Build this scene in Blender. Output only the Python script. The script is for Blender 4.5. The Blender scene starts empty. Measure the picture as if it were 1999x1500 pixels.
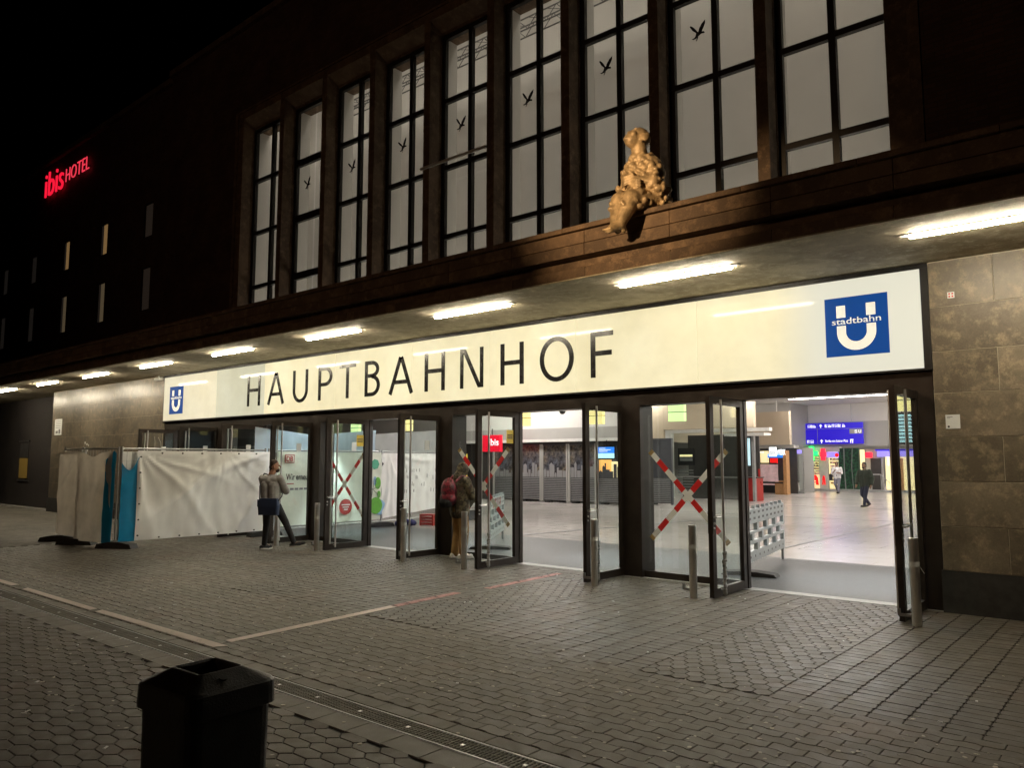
import bpy, bmesh, math, random
from math import radians as rad, sin, cos, pi
from mathutils import Vector, Matrix, noise as mnoise
random.seed(7)
SC = bpy.context.scene
COL = SC.collection

# ------------------------------------------------------------------ camera, sky, exposure
cam_d = bpy.data.cameras.new("camera")
cam = bpy.data.objects.new("camera", cam_d)
COL.objects.link(cam)
SC.camera = cam
cam_d.sensor_fit = 'HORIZONTAL'
cam_d.sensor_width = 36.0
cam_d.lens = 36.0 * 1510.8 / 1999
cam_d.clip_start = 0.05
cam_d.clip_end = 500
cam.location = (2.215, -10.31, 1.75)
cam.rotation_euler = (rad(90) + 0.0992, -0.0004, 0.704)

world = bpy.data.worlds.new("World")
SC.world = world
world.use_nodes = True
wn = world.node_tree.nodes
wl = world.node_tree.links
bgn = wn["Background"]
sky = wn.new("ShaderNodeTexSky")
sky.sky_type = 'NISHITA'
sky.sun_disc = False
sky.sun_elevation = rad(-9.0)
sky.sun_rotation = rad(200)
wl.new(sky.outputs[0], bgn.inputs[0])
bgn.inputs[1].default_value = 0.05

vs = SC.view_settings
vs.view_transform = 'Standard'
try:
    vs.look = 'None'
except Exception:
    pass
vs.exposure = 0.0
vs.gamma = 1.0
vs.use_curve_mapping = False
SC.cycles.max_bounces = 8
SC.cycles.transparent_max_bounces = 24
SC.cycles.sample_clamp_indirect = 6.0
SC.cycles.caustics_reflective = False
SC.cycles.caustics_refractive = False

# warm spotlight from across the square that lights the sculpture on the parapet
sp_d = bpy.data.lights.new("sculpture_spotlight", 'SPOT')
sp_d.energy = 17500
sp_d.color = (1.0, 0.66, 0.34)
sp_d.spot_size = rad(11.5)
sp_d.spot_blend = 1.0
sp_d.shadow_soft_size = 0.05
sp = bpy.data.objects.new("sculpture_spotlight", sp_d)
COL.objects.link(sp)
sp.location = (-4.9, -21.0, 5.6)
sp.rotation_euler = (Vector((-2.85, -2.1, 5.25)) - Vector(sp.location)).to_track_quat('-Z', 'Y').to_euler()

# unseen warm fill light, added to brighten the dark upper front with a wide beam
fl_d = bpy.data.lights.new("front_fill_light", 'SPOT')
fl_d.energy = 950
fl_d.color = (1.0, 0.60, 0.34)
fl_d.spot_size = rad(95.0)
fl_d.spot_blend = 0.8
fl_d.shadow_soft_size = 0.8
flo = bpy.data.objects.new("front_fill_light", fl_d)
COL.objects.link(flo)
flo.location = (-8.0, -27.0, 9.0)
flo.rotation_euler = (Vector((-9.0, 1.9, 9.5)) - Vector(flo.location)).to_track_quat('-Z', 'Y').to_euler()

# ------------------------------------------------------------------ materials
def new_mat(name):
    m = bpy.data.materials.new(name)
    m.use_nodes = True
    nt = m.node_tree
    return m, nt, nt.nodes["Principled BSDF"]

def N(nt, typ, **kw):
    n = nt.nodes.new(typ)
    for k, v in kw.items():
        setattr(n, k, v)
    return n

def coords(nt, scale=(1, 1, 1), kind='Object'):
    tc = N(nt, "ShaderNodeTexCoord")
    mp = N(nt, "ShaderNodeMapping")
    mp.inputs['Scale'].default_value = scale
    nt.links.new(tc.outputs[kind], mp.inputs[0])
    return mp.outputs[0]

def noise_fac(nt, vec, scale, detail=4, lo=0.35, hi=0.65, rough=0.6):
    n = N(nt, "ShaderNodeTexNoise")
    n.inputs['Scale'].default_value = scale
    n.inputs['Detail'].default_value = detail
    n.inputs['Roughness'].default_value = rough
    if vec is not None:
        nt.links.new(vec, n.inputs['Vector'])
    mr = N(nt, "ShaderNodeMapRange")
    mr.inputs[1].default_value = lo
    mr.inputs[2].default_value = hi
    nt.links.new(n.outputs[0], mr.inputs[0])
    return mr.outputs[0]

def mixc(nt, fac, a, b, mode='MIX'):
    n = N(nt, "ShaderNodeMix", data_type='RGBA', blend_type=mode)
    for sock, v in ((n.inputs[0], fac), (n.inputs[6], a), (n.inputs[7], b)):
        if hasattr(v, 'links') or isinstance(v, bpy.types.NodeSocket):
            nt.links.new(v, sock)
        elif isinstance(v, (int, float)):
            sock.default_value = v
        else:
            sock.default_value = (*v, 1)
    return n.outputs[2]

def bump(nt, bsdf, height, strength=0.3, dist=0.01):
    b = N(nt, "ShaderNodeBump")
    b.inputs['Strength'].default_value = strength
    b.inputs['Distance'].default_value = dist
    nt.links.new(height, b.inputs['Height'])
    nt.links.new(b.outputs[0], bsdf.inputs['Normal'])

def plain(name, col, rough=0.6, metal=0.0, var=0.12, scale=6.0, bmp=0.0, spec=0.5):
    """single-colour material with mild procedural variation"""
    m, nt, b = new_mat(name)
    v = coords(nt)
    f = noise_fac(nt, v, scale)
    dark = tuple(c * (1 - var) for c in col)
    lite = tuple(min(1, c * (1 + var)) for c in col)
    nt.links.new(mixc(nt, f, dark, lite), b.inputs['Base Color'])
    r = N(nt, "ShaderNodeMapRange")
    r.inputs[3].default_value = max(0.02, rough - 0.08)
    r.inputs[4].default_value = min(1, rough + 0.08)
    nt.links.new(f, r.inputs[0])
    nt.links.new(r.outputs[0], b.inputs['Roughness'])
    b.inputs['Metallic'].default_value = metal
    b.inputs['Specular IOR Level'].default_value = spec
    if bmp:
        f2 = noise_fac(nt, v, scale * 12, 5)
        bump(nt, b, f2, bmp, 0.004)
    return m

def glow(name, col, strength, gloss=None):
    m, nt, b = new_mat(name)
    b.inputs['Base Color'].default_value = (*[min(.8, c) for c in col], 1)
    b.inputs['Emission Color'].default_value = (*col, 1)
    b.inputs['Emission Strength'].default_value = strength
    b.inputs['Roughness'].default_value = 0.4 if gloss is None else gloss
    return m

def glass_mat(name, tint, refl=1.45):
    m, nt, b = new_mat(name)
    nt.nodes.remove(b)
    out = nt.nodes["Material Output"]
    tr = N(nt, "ShaderNodeBsdfTransparent")
    tr.inputs[0].default_value = (*tint, 1)
    gl = N(nt, "ShaderNodeBsdfGlossy")
    gl.inputs['Roughness'].default_value = 0.02
    gl.inputs[0].default_value = (1, 1, 1, 1)
    lw = N(nt, "ShaderNodeLayerWeight")
    lw.inputs[0].default_value = 0.5
    pw = N(nt, "ShaderNodeMath", operation='POWER')
    pw.inputs[1].default_value = 5.0
    nt.links.new(lw.outputs['Facing'], pw.inputs[0])
    f0 = ((refl - 1) / (refl + 1)) ** 2
    ma = N(nt, "ShaderNodeMath", operation='MULTIPLY_ADD')
    ma.inputs[1].default_value = 0.75
    ma.inputs[2].default_value = f0
    nt.links.new(pw.outputs[0], ma.inputs[0])
    mx = N(nt, "ShaderNodeMixShader")
    nt.links.new(ma.outputs[0], mx.inputs[0])
    nt.links.new(tr.outputs[0], mx.inputs[1])
    nt.links.new(gl.outputs[0], mx.inputs[2])
    nt.links.new(mx.outputs[0], out.inputs[0])
    return m

def stone_slab_mat(name, lo, mid, hi, rough):
    m, nt, b = new_mat(name)
    oi = N(nt, "ShaderNodeObjectInfo")
    tc = N(nt, "ShaderNodeTexCoord")
    add = N(nt, "ShaderNodeVectorMath", operation='ADD')
    mul = N(nt, "ShaderNodeVectorMath", operation='SCALE')
    comb = N(nt, "ShaderNodeCombineXYZ")
    for i in range(3):
        nt.links.new(oi.outputs['Random'], comb.inputs[i])
    nt.links.new(comb.outputs[0], mul.inputs[0])
    mul.inputs['Scale'].default_value = 3.0
    nt.links.new(tc.outputs['Object'], add.inputs[0])
    nt.links.new(mul.outputs[0], add.inputs[1])
    v = add.outputs[0]
    f1 = noise_fac(nt, v, 1.6, 6, 0.42, 0.62, 0.68)
    f2 = noise_fac(nt, v, 5.5, 8, 0.5, 0.66, 0.75)
    f3 = noise_fac(nt, v, 70, 4, 0.3, 0.75)
    c = mixc(nt, f1, lo, mid)
    c = mixc(nt, f2, c, hi)
    g = N(nt, "ShaderNodeMapRange")
    g.inputs[3].default_value = 0.78
    g.inputs[4].default_value = 1.12
    nt.links.new(f3, g.inputs[0])
    c = mixc(nt, 1.0, c, g.outputs[0], 'MULTIPLY')
    r = N(nt, "ShaderNodeMapRange")
    r.inputs[3].default_value = 0.85
    r.inputs[4].default_value = 1.1
    nt.links.new(oi.outputs['Random'], r.inputs[0])
    c = mixc(nt, 1.0, c, r.outputs[0], 'MULTIPLY')
    nt.links.new(c, b.inputs['Base Color'])
    b.inputs['Roughness'].default_value = rough
    bump(nt, b, f3, 0.15, 0.003)
    return m

def paver_mat(name, c0, c1, stain=0.5):
    m, nt, b = new_mat(name)
    oi = N(nt, "ShaderNodeObjectInfo")
    geo = N(nt, "ShaderNodeNewGeometry")
    s = N(nt, "ShaderNodeMath", operation='ADD')
    nt.links.new(oi.outputs['Random'], s.inputs[0])
    nt.links.new(geo.outputs['Random Per Island'], s.inputs[1])
    fr = N(nt, "ShaderNodeMath", operation='FRACT')
    nt.links.new(s.outputs[0], fr.inputs[0])
    pos = geo.outputs['Position']
    big = noise_fac(nt, pos, 0.55, 5, 0.36, 0.64)
    mid = noise_fac(nt, pos, 7, 6, 0.35, 0.7)
    fine = noise_fac(nt, pos, 160, 3, 0.25, 0.8)
    red = noise_fac(nt, pos, 0.8, 3, 0.55, 0.72)
    c = mixc(nt, fr.outputs[0], c0, c1)
    mm = N(nt, "ShaderNodeMath", operation='MULTIPLY')
    nt.links.new(big, mm.inputs[0])
    mm.inputs[1].default_value = 0.45 * stain * 2
    c = mixc(nt, mm.outputs[0], c, tuple(x * 0.55 for x in c0))
    m2 = N(nt, "ShaderNodeMath", operation='MULTIPLY')
    nt.links.new(red, m2.inputs[0])
    m2.inputs[1].default_value = 0.35
    c = mixc(nt, m2.outputs[0], c, (c1[0] * 1.25, c1[1] * 0.85, c1[2] * 0.8))
    g = N(nt, "ShaderNodeMapRange")
    g.inputs[3].default_value = 0.6
    g.inputs[4].default_value = 1.25
    nt.links.new(fine, g.inputs[0])
    c = mixc(nt, 1.0, c, g.outputs[0], 'MULTIPLY')
    g2 = N(nt, "ShaderNodeMapRange")
    g2.inputs[3].default_value = 0.8
    g2.inputs[4].default_value = 1.12
    nt.links.new(mid, g2.inputs[0])
    c = mixc(nt, 1.0, c, g2.outputs[0], 'MULTIPLY')
    nt.links.new(c, b.inputs['Base Color'])
    r = N(nt, "ShaderNodeMapRange")
    r.inputs[3].default_value = 0.42
    r.inputs[4].default_value = 0.75
    nt.links.new(mid, r.inputs[0])
    nt.links.new(r.outputs[0], b.inputs['Roughness'])
    bump(nt, b, fine, 0.35, 0.002)
    return m

def brick_mat(name, c1, c2, mortar, sx=1.0, bw=0.25, rh=0.075, vertical=True):
    m, nt, b = new_mat(name)
    tc = N(nt, "ShaderNodeTexCoord")
    vec = tc.outputs['Object']
    if vertical:
        sep = N(nt, "ShaderNodeSeparateXYZ")
        cb = N(nt, "ShaderNodeCombineXYZ")
        nt.links.new(vec, sep.inputs[0])
        ad = N(nt, "ShaderNodeMath", operation='ADD')
        nt.links.new(sep.outputs[0], ad.inputs[0])
        nt.links.new(sep.outputs[1], ad.inputs[1])
        nt.links.new(ad.outputs[0], cb.inputs[0])
        nt.links.new(sep.outputs[2], cb.inputs[1])
        vec = cb.outputs[0]
    br = N(nt, "ShaderNodeTexBrick")
    br.inputs['Scale'].default_value = sx
    br.inputs['Brick Width'].default_value = bw
    br.inputs['Row Height'].default_value = rh
    br.inputs['Mortar Size'].default_value = 0.006
    br.inputs['Color1'].default_value = (*c1, 1)
    br.inputs['Color2'].default_value = (*c2, 1)
    br.inputs['Mortar'].default_value = (*mortar, 1)
    nt.links.new(vec, br.inputs['Vector'])
    f = noise_fac(nt, tc.outputs['Object'], 1.2, 5)
    g = N(nt, "ShaderNodeMapRange")
    g.inputs[3].default_value = 0.7
    g.inputs[4].default_value = 1.15
    nt.links.new(f, g.inputs[0])
    c = mixc(nt, 1.0, br.outputs['Color'], g.outputs[0], 'MULTIPLY')
    nt.links.new(c, b.inputs['Base Color'])
    b.inputs['Roughness'].default_value = 0.8
    inv = N(nt, "ShaderNodeMath", operation='SUBTRACT')
    inv.inputs[0].default_value = 1.0
    nt.links.new(br.outputs['Fac'], inv.inputs[1])
    bump(nt, b, inv.outputs[0], 0.5, 0.006)
    return m

M = {}
M['slab'] = stone_slab_mat('shell_limestone', (0.135, 0.108, 0.075), (0.21, 0.17, 0.12), (0.34, 0.27, 0.18), 0.42)
M['slab_left'] = stone_slab_mat('polished_limestone', (0.13, 0.11, 0.085), (0.20, 0.165, 0.12), (0.29, 0.225, 0.15), 0.30)
M['plinth'] = plain('dark_basalt', (0.035, 0.033, 0.03), 0.55, var=.3, scale=9, bmp=.2)
M['fascia'] = stone_slab_mat('brown_canopy_stone', (0.10, 0.062, 0.036), (0.17, 0.108, 0.062), (0.24, 0.155, 0.09), 0.7)
M['soffit'] = stone_slab_mat('stained_concrete', (0.33, 0.275, 0.18), (0.56, 0.49, 0.35), (0.68, 0.61, 0.46), 0.75)
M['edge_concrete'] = stone_slab_mat('flaking_concrete', (0.34, 0.30, 0.21), (0.58, 0.52, 0.39), (0.74, 0.69, 0.54), 0.85)
M['brick'] = brick_mat('dark_clinker_brick', (0.07, 0.034, 0.022), (0.10, 0.05, 0.032), (0.05, 0.04, 0.034))
M['bronze'] = plain('dark_bronze_metal', (0.030, 0.022, 0.017), 0.38, 0.3, var=.2)
M['black_metal'] = plain('black_metal', (0.012, 0.011, 0.011), 0.45, 0.2)
M['steel'] = plain('brushed_steel', (0.78, 0.77, 0.75), 0.36, 1.0, var=.04, scale=2)
M['galv'] = plain('galvanised_steel', (0.42, 0.43, 0.43), 0.45, 0.8)
M['win_frame'] = plain('black_window_frame', (0.014, 0.012, 0.011), 0.5, 0.2)
M['glass'] = glass_mat('door_glass', (0.95, 0.98, 0.965))
M['win_glass'] = glass_mat('window_glass', (0.93, 0.93, 0.90), 1.35)
M['white_paint'] = plain('white_paint', (0.72, 0.71, 0.68), 0.5, var=.05)
M['dirty_white'] = plain('dirty_white', (0.55, 0.53, 0.48), 0.7, var=.12, scale=3)
M['black_rubber'] = plain('black_rubber', (0.022, 0.021, 0.021), 0.7, var=.25, bmp=.2)
M['letter'] = plain('charcoal_letter_film', (0.018, 0.017, 0.017), 0.25, var=.05, spec=.25)
M['blue'] = plain('underground_blue', (0.008, 0.075, 0.34), 0.3, var=.04)
M['red_tape'] = plain('red_tape', (0.62, 0.02, 0.018), 0.4, var=.08)
M['white_tape'] = plain('white_tape', (0.74, 0.76, 0.74), 0.4, var=.05)
M['yellow'] = plain('yellow_sticker', (0.62, 0.42, 0.03), 0.5)
M['paper'] = plain('white_paper', (0.75, 0.76, 0.74), 0.7, var=.03)
M['print_grey'] = plain('grey_print', (0.20, 0.20, 0.20), 0.7, var=.05)
M['print_black'] = plain('black_print', (0.02, 0.02, 0.022), 0.7, var=.05)
M['pavA'] = paver_mat('zigzag_paver_concrete', (0.125, 0.108, 0.082), (0.172, 0.150, 0.116))
M['pavB'] = paver_mat('chamfered_paver_concrete', (0.115, 0.098, 0.074), (0.155, 0.134, 0.103), .6)
M['pavC'] = paver_mat('dark_paver_concrete', (0.098, 0.082, 0.062), (0.138, 0.116, 0.088), .6)
M['slabstone'] = paver_mat('drain_edge_concrete', (0.14, 0.13, 0.105), (0.19, 0.175, 0.14), .4)
M['sand'] = plain('dark_joint_sand', (0.052, 0.045, 0.035), 0.95, var=.3, scale=40)
M['gum'] = plain('trodden_gum', (0.42, 0.39, 0.32), 0.8, var=.25, scale=2)
M['threshold'] = plain('granite_threshold', (0.42, 0.43, 0.42), 0.45, var=.15, scale=12)
M['wood'] = plain('light_wood', (0.45, 0.24, 0.10), 0.5, var=.15, scale=8)
M['beige'] = plain('beige_wall_paint', (0.52, 0.43, 0.32), 0.6, var=.04, scale=1)
M['hall_grey'] = plain('grey_hall_cladding', (0.40, 0.39, 0.37), 0.5, var=.05, scale=.8)
M['hall_white'] = plain('white_hall_plaster', (0.66, 0.64, 0.61), 0.6, var=.04, scale=.8)
M['hall_dark'] = plain('dark_hall_cladding', (0.045, 0.042, 0.040), 0.4, var=.15)
M['upper_white'] = plain('pale_upper_hall_plaster', (0.62, 0.60, 0.56), 0.8, var=.05, scale=.5)
M['red'] = plain('red_laminate', (0.36, 0.015, 0.012), 0.35)
M['pink'] = plain('pink_cloth', (0.80, 0.58, 0.63), 0.8)
M['cabinet'] = plain('anthracite_cabinet', (0.06, 0.062, 0.07), 0.4)
M['slat'] = plain('pale_grey_slat', (0.22, 0.22, 0.225), 0.45)
M['sil'] = plain('frosted_skyline_film', (0.27, 0.27, 0.275), 0.5, var=.04)
M['barrier_plastic'] = plain('pale_grey_barrier_plastic', (0.50, 0.54, 0.55), 0.4, var=.07)
M['bin'] = plain('black_bin_plastic', (0.016, 0.016, 0.015), 0.38, var=.4, scale=12, bmp=.25)
M['gold'] = plain('gold_patina_bronze', (0.50, 0.37, 0.215), 0.42, 0.2, var=.4, scale=9, bmp=.3)

# tarpaulins: slightly translucent plastic cloth
def tarp(name, col, rough=0.45, transl=0.25, dirt=0.25):
    m, nt, b = new_mat(name)
    v = coords(nt)
    f = noise_fac(nt, v, 2.3, 6, 0.4, 0.75)
    mm = N(nt, "ShaderNodeMath", operation='MULTIPLY')
    nt.links.new(f, mm.inputs[0])
    mm.inputs[1].default_value = dirt
    c = mixc(nt, mm.outputs[0], col, tuple(x * 0.45 for x in col))
    nt.links.new(c, b.inputs['Base Color'])
    b.inputs['Roughness'].default_value = rough
    tl = N(nt, "ShaderNodeBsdfTranslucent")
    nt.links.new(c, tl.inputs[0])
    mx = N(nt, "ShaderNodeMixShader")
    mx.inputs[0].default_value = transl
    nt.links.new(b.outputs[0], mx.inputs[1])
    nt.links.new(tl.outputs[0], mx.inputs[2])
    nt.links.new(mx.outputs[0], nt.nodes["Material Output"].inputs[0])
    return m
M['tarp_white'] = tarp('white_tarpaulin', (0.90, 0.90, 0.875), .5, .06, .12)
M['tarp_grey'] = tarp('grey_dirty_tarpaulin', (0.56, 0.50, 0.42), .6, .45, .5)
M['tarp_blue'] = tarp('blue_tarpaulin', (0.006, 0.26, 0.52), .35, .1, .5)
M['tarp_banner'] = tarp('printed_banner_vinyl', (0.82, 0.86, 0.74), .5, .1, .1)
M['tarp_dust'] = tarp('grey_dust_sheet', (0.40, 0.41, 0.41), .6, .3, .2)
M['tarp_pale'] = tarp('pale_blue_dust_sheet', (0.55, 0.68, 0.78), .6, .4, .1)

# lit sign faces
def sign_face(name, col, s, fade=None):
    m, nt, b = new_mat(name)
    v = coords(nt)
    f = noise_fac(nt, v, 3.2, 7, 0.3, 0.7, .7)
    f0 = noise_fac(nt, v, .9, 3, 0.35, 0.65)
    c = mixc(nt, f0, tuple(x * y for x, y in zip(col, (.90, .88, .82))), col)
    c = mixc(nt, f, mixc(nt, .09, c, (0, 0, 0)), c)
    spots = noise_fac(nt, v, 26, 3, 0.66, 0.74)
    s2 = N(nt, "ShaderNodeMath", operation='MULTIPLY')
    nt.links.new(spots, s2.inputs[0])
    s2.inputs[1].default_value = 0.22
    c = mixc(nt, s2.outputs[0], c, (col[0] * .75, col[1] * .66, col[2] * .45))
    if fade is not None:
        x0, x1, dull = fade
        sep = N(nt, "ShaderNodeSeparateXYZ")
        tc = N(nt, "ShaderNodeTexCoord")
        nt.links.new(tc.outputs['Object'], sep.inputs[0])
        mr = N(nt, "ShaderNodeMapRange", interpolation_type='SMOOTHSTEP')
        mr.inputs[1].default_value = x0
        mr.inputs[2].default_value = x1
        nt.links.new(sep.outputs[0], mr.inputs[0])
        c = mixc(nt, mr.outputs[0], c, dull)
    b.inputs['Base Color'].default_value = (.15, .145, .13, 1)
    nt.links.new(c, b.inputs['Emission Color'])
    b.inputs['Emission Strength'].default_value = s
    b.inputs['Roughness'].default_value = 0.06
    b.inputs['Specular IOR Level'].default_value = 0.07
    return m
WARM = (1.0, 0.895, 0.575)
M['face'] = sign_face('lit_opal_panel', WARM, 0.90)
M['face_dull'] = sign_face('dim_glow_opal_panel', (0.90, 0.88, 0.66), 0.70)  # lamp out behind this panel; reflected light is put in as a glow
M['face_left'] = sign_face('part_lit_opal_panel', (1.0, 0.91, 0.66), 0.82)
M['face_right'] = sign_face('half_lit_opal_panel', WARM, 0.88, (-1.95, -1.15, (0.80, 0.78, 0.64)))
M['logo_white'] = glow('white_logo_film', (0.80, 0.79, 0.70), 0.55)
M['logo_blue'] = glow('backlit_blue_film', (0.004, 0.075, 0.34), 0.62, .6)
M['logo_blue'].node_tree.nodes['Principled BSDF'].inputs['Specular IOR Level'].default_value = .15
M['logo_blue'].node_tree.nodes['Principled BSDF'].inputs['Base Color'].default_value = (.003, .02, .09, 1)
M['tube'] = glow('fluorescent_tube', (1.0, 0.88, 0.66), 148.0)
M['hall_light'] = glow('hall_ceiling_light', (1.0, 0.94, 0.87), 34.0)
M['vest_light'] = glow('vestibule_light', (0.84, 0.96, 1.0), 60.0)
M['upper_light'] = glow('upper_hall_light', (1.0, 0.93, 0.85), 7.0)
M['neon_red'] = glow('red_neon', (1.0, 0.012, 0.045), .95)
M['neon_thin'] = glow('thin_red_neon', (1.0, 0.05, 0.09), 0.9)
M['exit_yellow'] = glow('yellow_lit_box', (1.0, 0.80, 0.30), 0.95)
M['exit_green'] = glow('green_lit_box', (0.72, 0.95, 0.38), 0.95)
M['sign_blue'] = glow('lit_blue_sign', (0.018, 0.006, 0.46), 0.75)
M['sign_white'] = glow('lit_white_print', (0.9, 0.9, 1.0), 0.95)
M['cross_green'] = glow('green_cross_light', (0.02, 1.0, 0.16), 2.0)
M['cross_red'] = glow('red_cross_light', (1.0, 0.02, 0.05), 1.3)
M['pharm_red'] = glow('red_lit_letter', (0.85, 0.01, 0.01), 0.85)
M['shop_warm'] = glow('lit_warm_shop_back', (1.0, 0.80, 0.42), 0.85)
M['shop_white'] = glow('lit_white_sign', (0.92, 0.98, 1.0), 1.05)
M['violet'] = glow('violet_lit_band', (0.30, 0.25, 0.95), 0.75)
M['cyan'] = glow('cyan_lit_pillar', (0.55, 0.85, 0.95), 0.75)
M['cyan_strip'] = glow('blue_lit_strip', (0.08, 0.45, 1.0), 1.2)
M['screen_blue'] = glow('blue_screen', (0.02, 0.20, 0.85), 0.9)
M['screen_pale'] = glow('pale_blue_screen', (0.45, 0.80, 1.0), 0.85)
M['board_line'] = glow('departure_text', (0.45, 0.85, 1.0), 0.7)
M['advert'] = glow('lit_orange_advert', (1.0, 0.50, 0.14), 0.75)
M['advert_yellow'] = glow('lit_yellow_advert', (1.0, 0.72, 0.10), 0.8)
M['ibis_red'] = glow('red_lit_cube_sign', (0.85, 0.005, 0.03), 0.8)
M['hotel_win'] = glow('lit_hotel_curtain', (0.85, 0.50, 0.21), 0.26)
M['hotel_dim'] = glow('dim_hotel_curtain', (0.70, 0.52, 0.32), 0.12)
M['hotel_dark'] = glow('faint_hotel_blind', (0.6, 0.5, 0.45), 0.018)
M['poster_dim'] = glow('faintly_glowing_poster', (0.30, 0.20, 0.05), 0.02)  # the poster is no lamp; its faint lighting is put in as emission

# wet-looking hall floor and ribbed mat
def hall_floor_mat():
    m, nt, b = new_mat('polished_hall_floor')
    v = coords(nt)
    br = N(nt, "ShaderNodeTexBrick")
    br.inputs['Scale'].default_value = 1.0
    br.inputs['Brick Width'].default_value = 1.2
    br.inputs['Row Height'].default_value = 0.6
    br.inputs['Mortar Size'].default_value = 0.004
    br.inputs['Color1'].default_value = (.60, .56, .53, 1)
    br.inputs['Color2'].default_value = (.56, .53, .50, 1)
    br.inputs['Mortar'].default_value = (.35, .33, .31, 1)
    nt.links.new(v, br.inputs['Vector'])
    f = noise_fac(nt, v, .7, 5)
    g = N(nt, "ShaderNodeMapRange")
    g.inputs[3].default_value = .88
    g.inputs[4].default_value = 1.05
    nt.links.new(f, g.inputs[0])
    nt.links.new(mixc(nt, 1.0, br.outputs['Color'], g.outputs[0], 'MULTIPLY'), b.inputs['Base Color'])
    b.inputs['Roughness'].default_value = .17
    return m
M['hall_floor'] = hall_floor_mat()
def mat_mat():
    m, nt, b = new_mat('ribbed_entrance_mat')
    v = coords(nt)
    w = N(nt, "ShaderNodeTexWave", bands_direction='Y')
    w.inputs['Scale'].default_value = 18
    w.inputs['Distortion'].default_value = 0.4
    nt.links.new(v, w.inputs['Vector'])
    f = noise_fac(nt, v, 30, 4, .3, .7)
    c = mixc(nt, f, (.03, .034, .037), (.075, .082, .086))
    c = mixc(nt, w.outputs[1], mixc(nt, .55, c, (0, 0, 0)), c)
    nt.links.new(c, b.inputs['Base Color'])
    b.inputs['Roughness'].default_value = .42
    b.inputs['Specular IOR Level'].default_value = .4
    bump(nt, b, w.outputs[1], .5, .004)
    return m
M['mat'] = mat_mat()
def worn_paint(name, col, lo, hi):
    m, nt, b = new_mat(name)
    v = coords(nt, kind='Object')
    f = noise_fac(nt, v, 9, 8, lo, hi, .75)
    b.inputs['Base Color'].default_value = (*col, 1)
    b.inputs['Roughness'].default_value = .7
    nt.links.new(f, b.inputs['Alpha'])
    return m
M['line_white'] = worn_paint('worn_white_marking', (.66, .58, .53), .22, .42)
M['line_red'] = worn_paint('worn_pink_marking', (.46, .22, .20), .30, .52)
def night_photo():
    m, nt, b = new_mat('printed_tree_photo')
    v = coords(nt)
    f = noise_fac(nt, v, 5, 8, .42, .6, .75)
    f2 = noise_fac(nt, v, .9, 3, .4, .6)
    c = mixc(nt, f2, (.13, .14, .17), (.22, .17, .10))
    c = mixc(nt, f, (.015, .014, .018), c)
    nt.links.new(c, b.inputs['Base Color'])
    b.inputs['Roughness'].default_value = .3
    return m
M['tree_photo'] = night_photo()
def plant_photo():
    m, nt, b = new_mat('printed_forest_wall')
    v = coords(nt)
    f = noise_fac(nt, v, 7, 8, .45, .68, .7)
    c = mixc(nt, f, (.004, .018, .012), (.03, .16, .07))
    nt.links.new(c, b.inputs['Base Color'])
    b.inputs['Roughness'].default_value = .4
    return m
M['plant'] = plant_photo()

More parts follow.
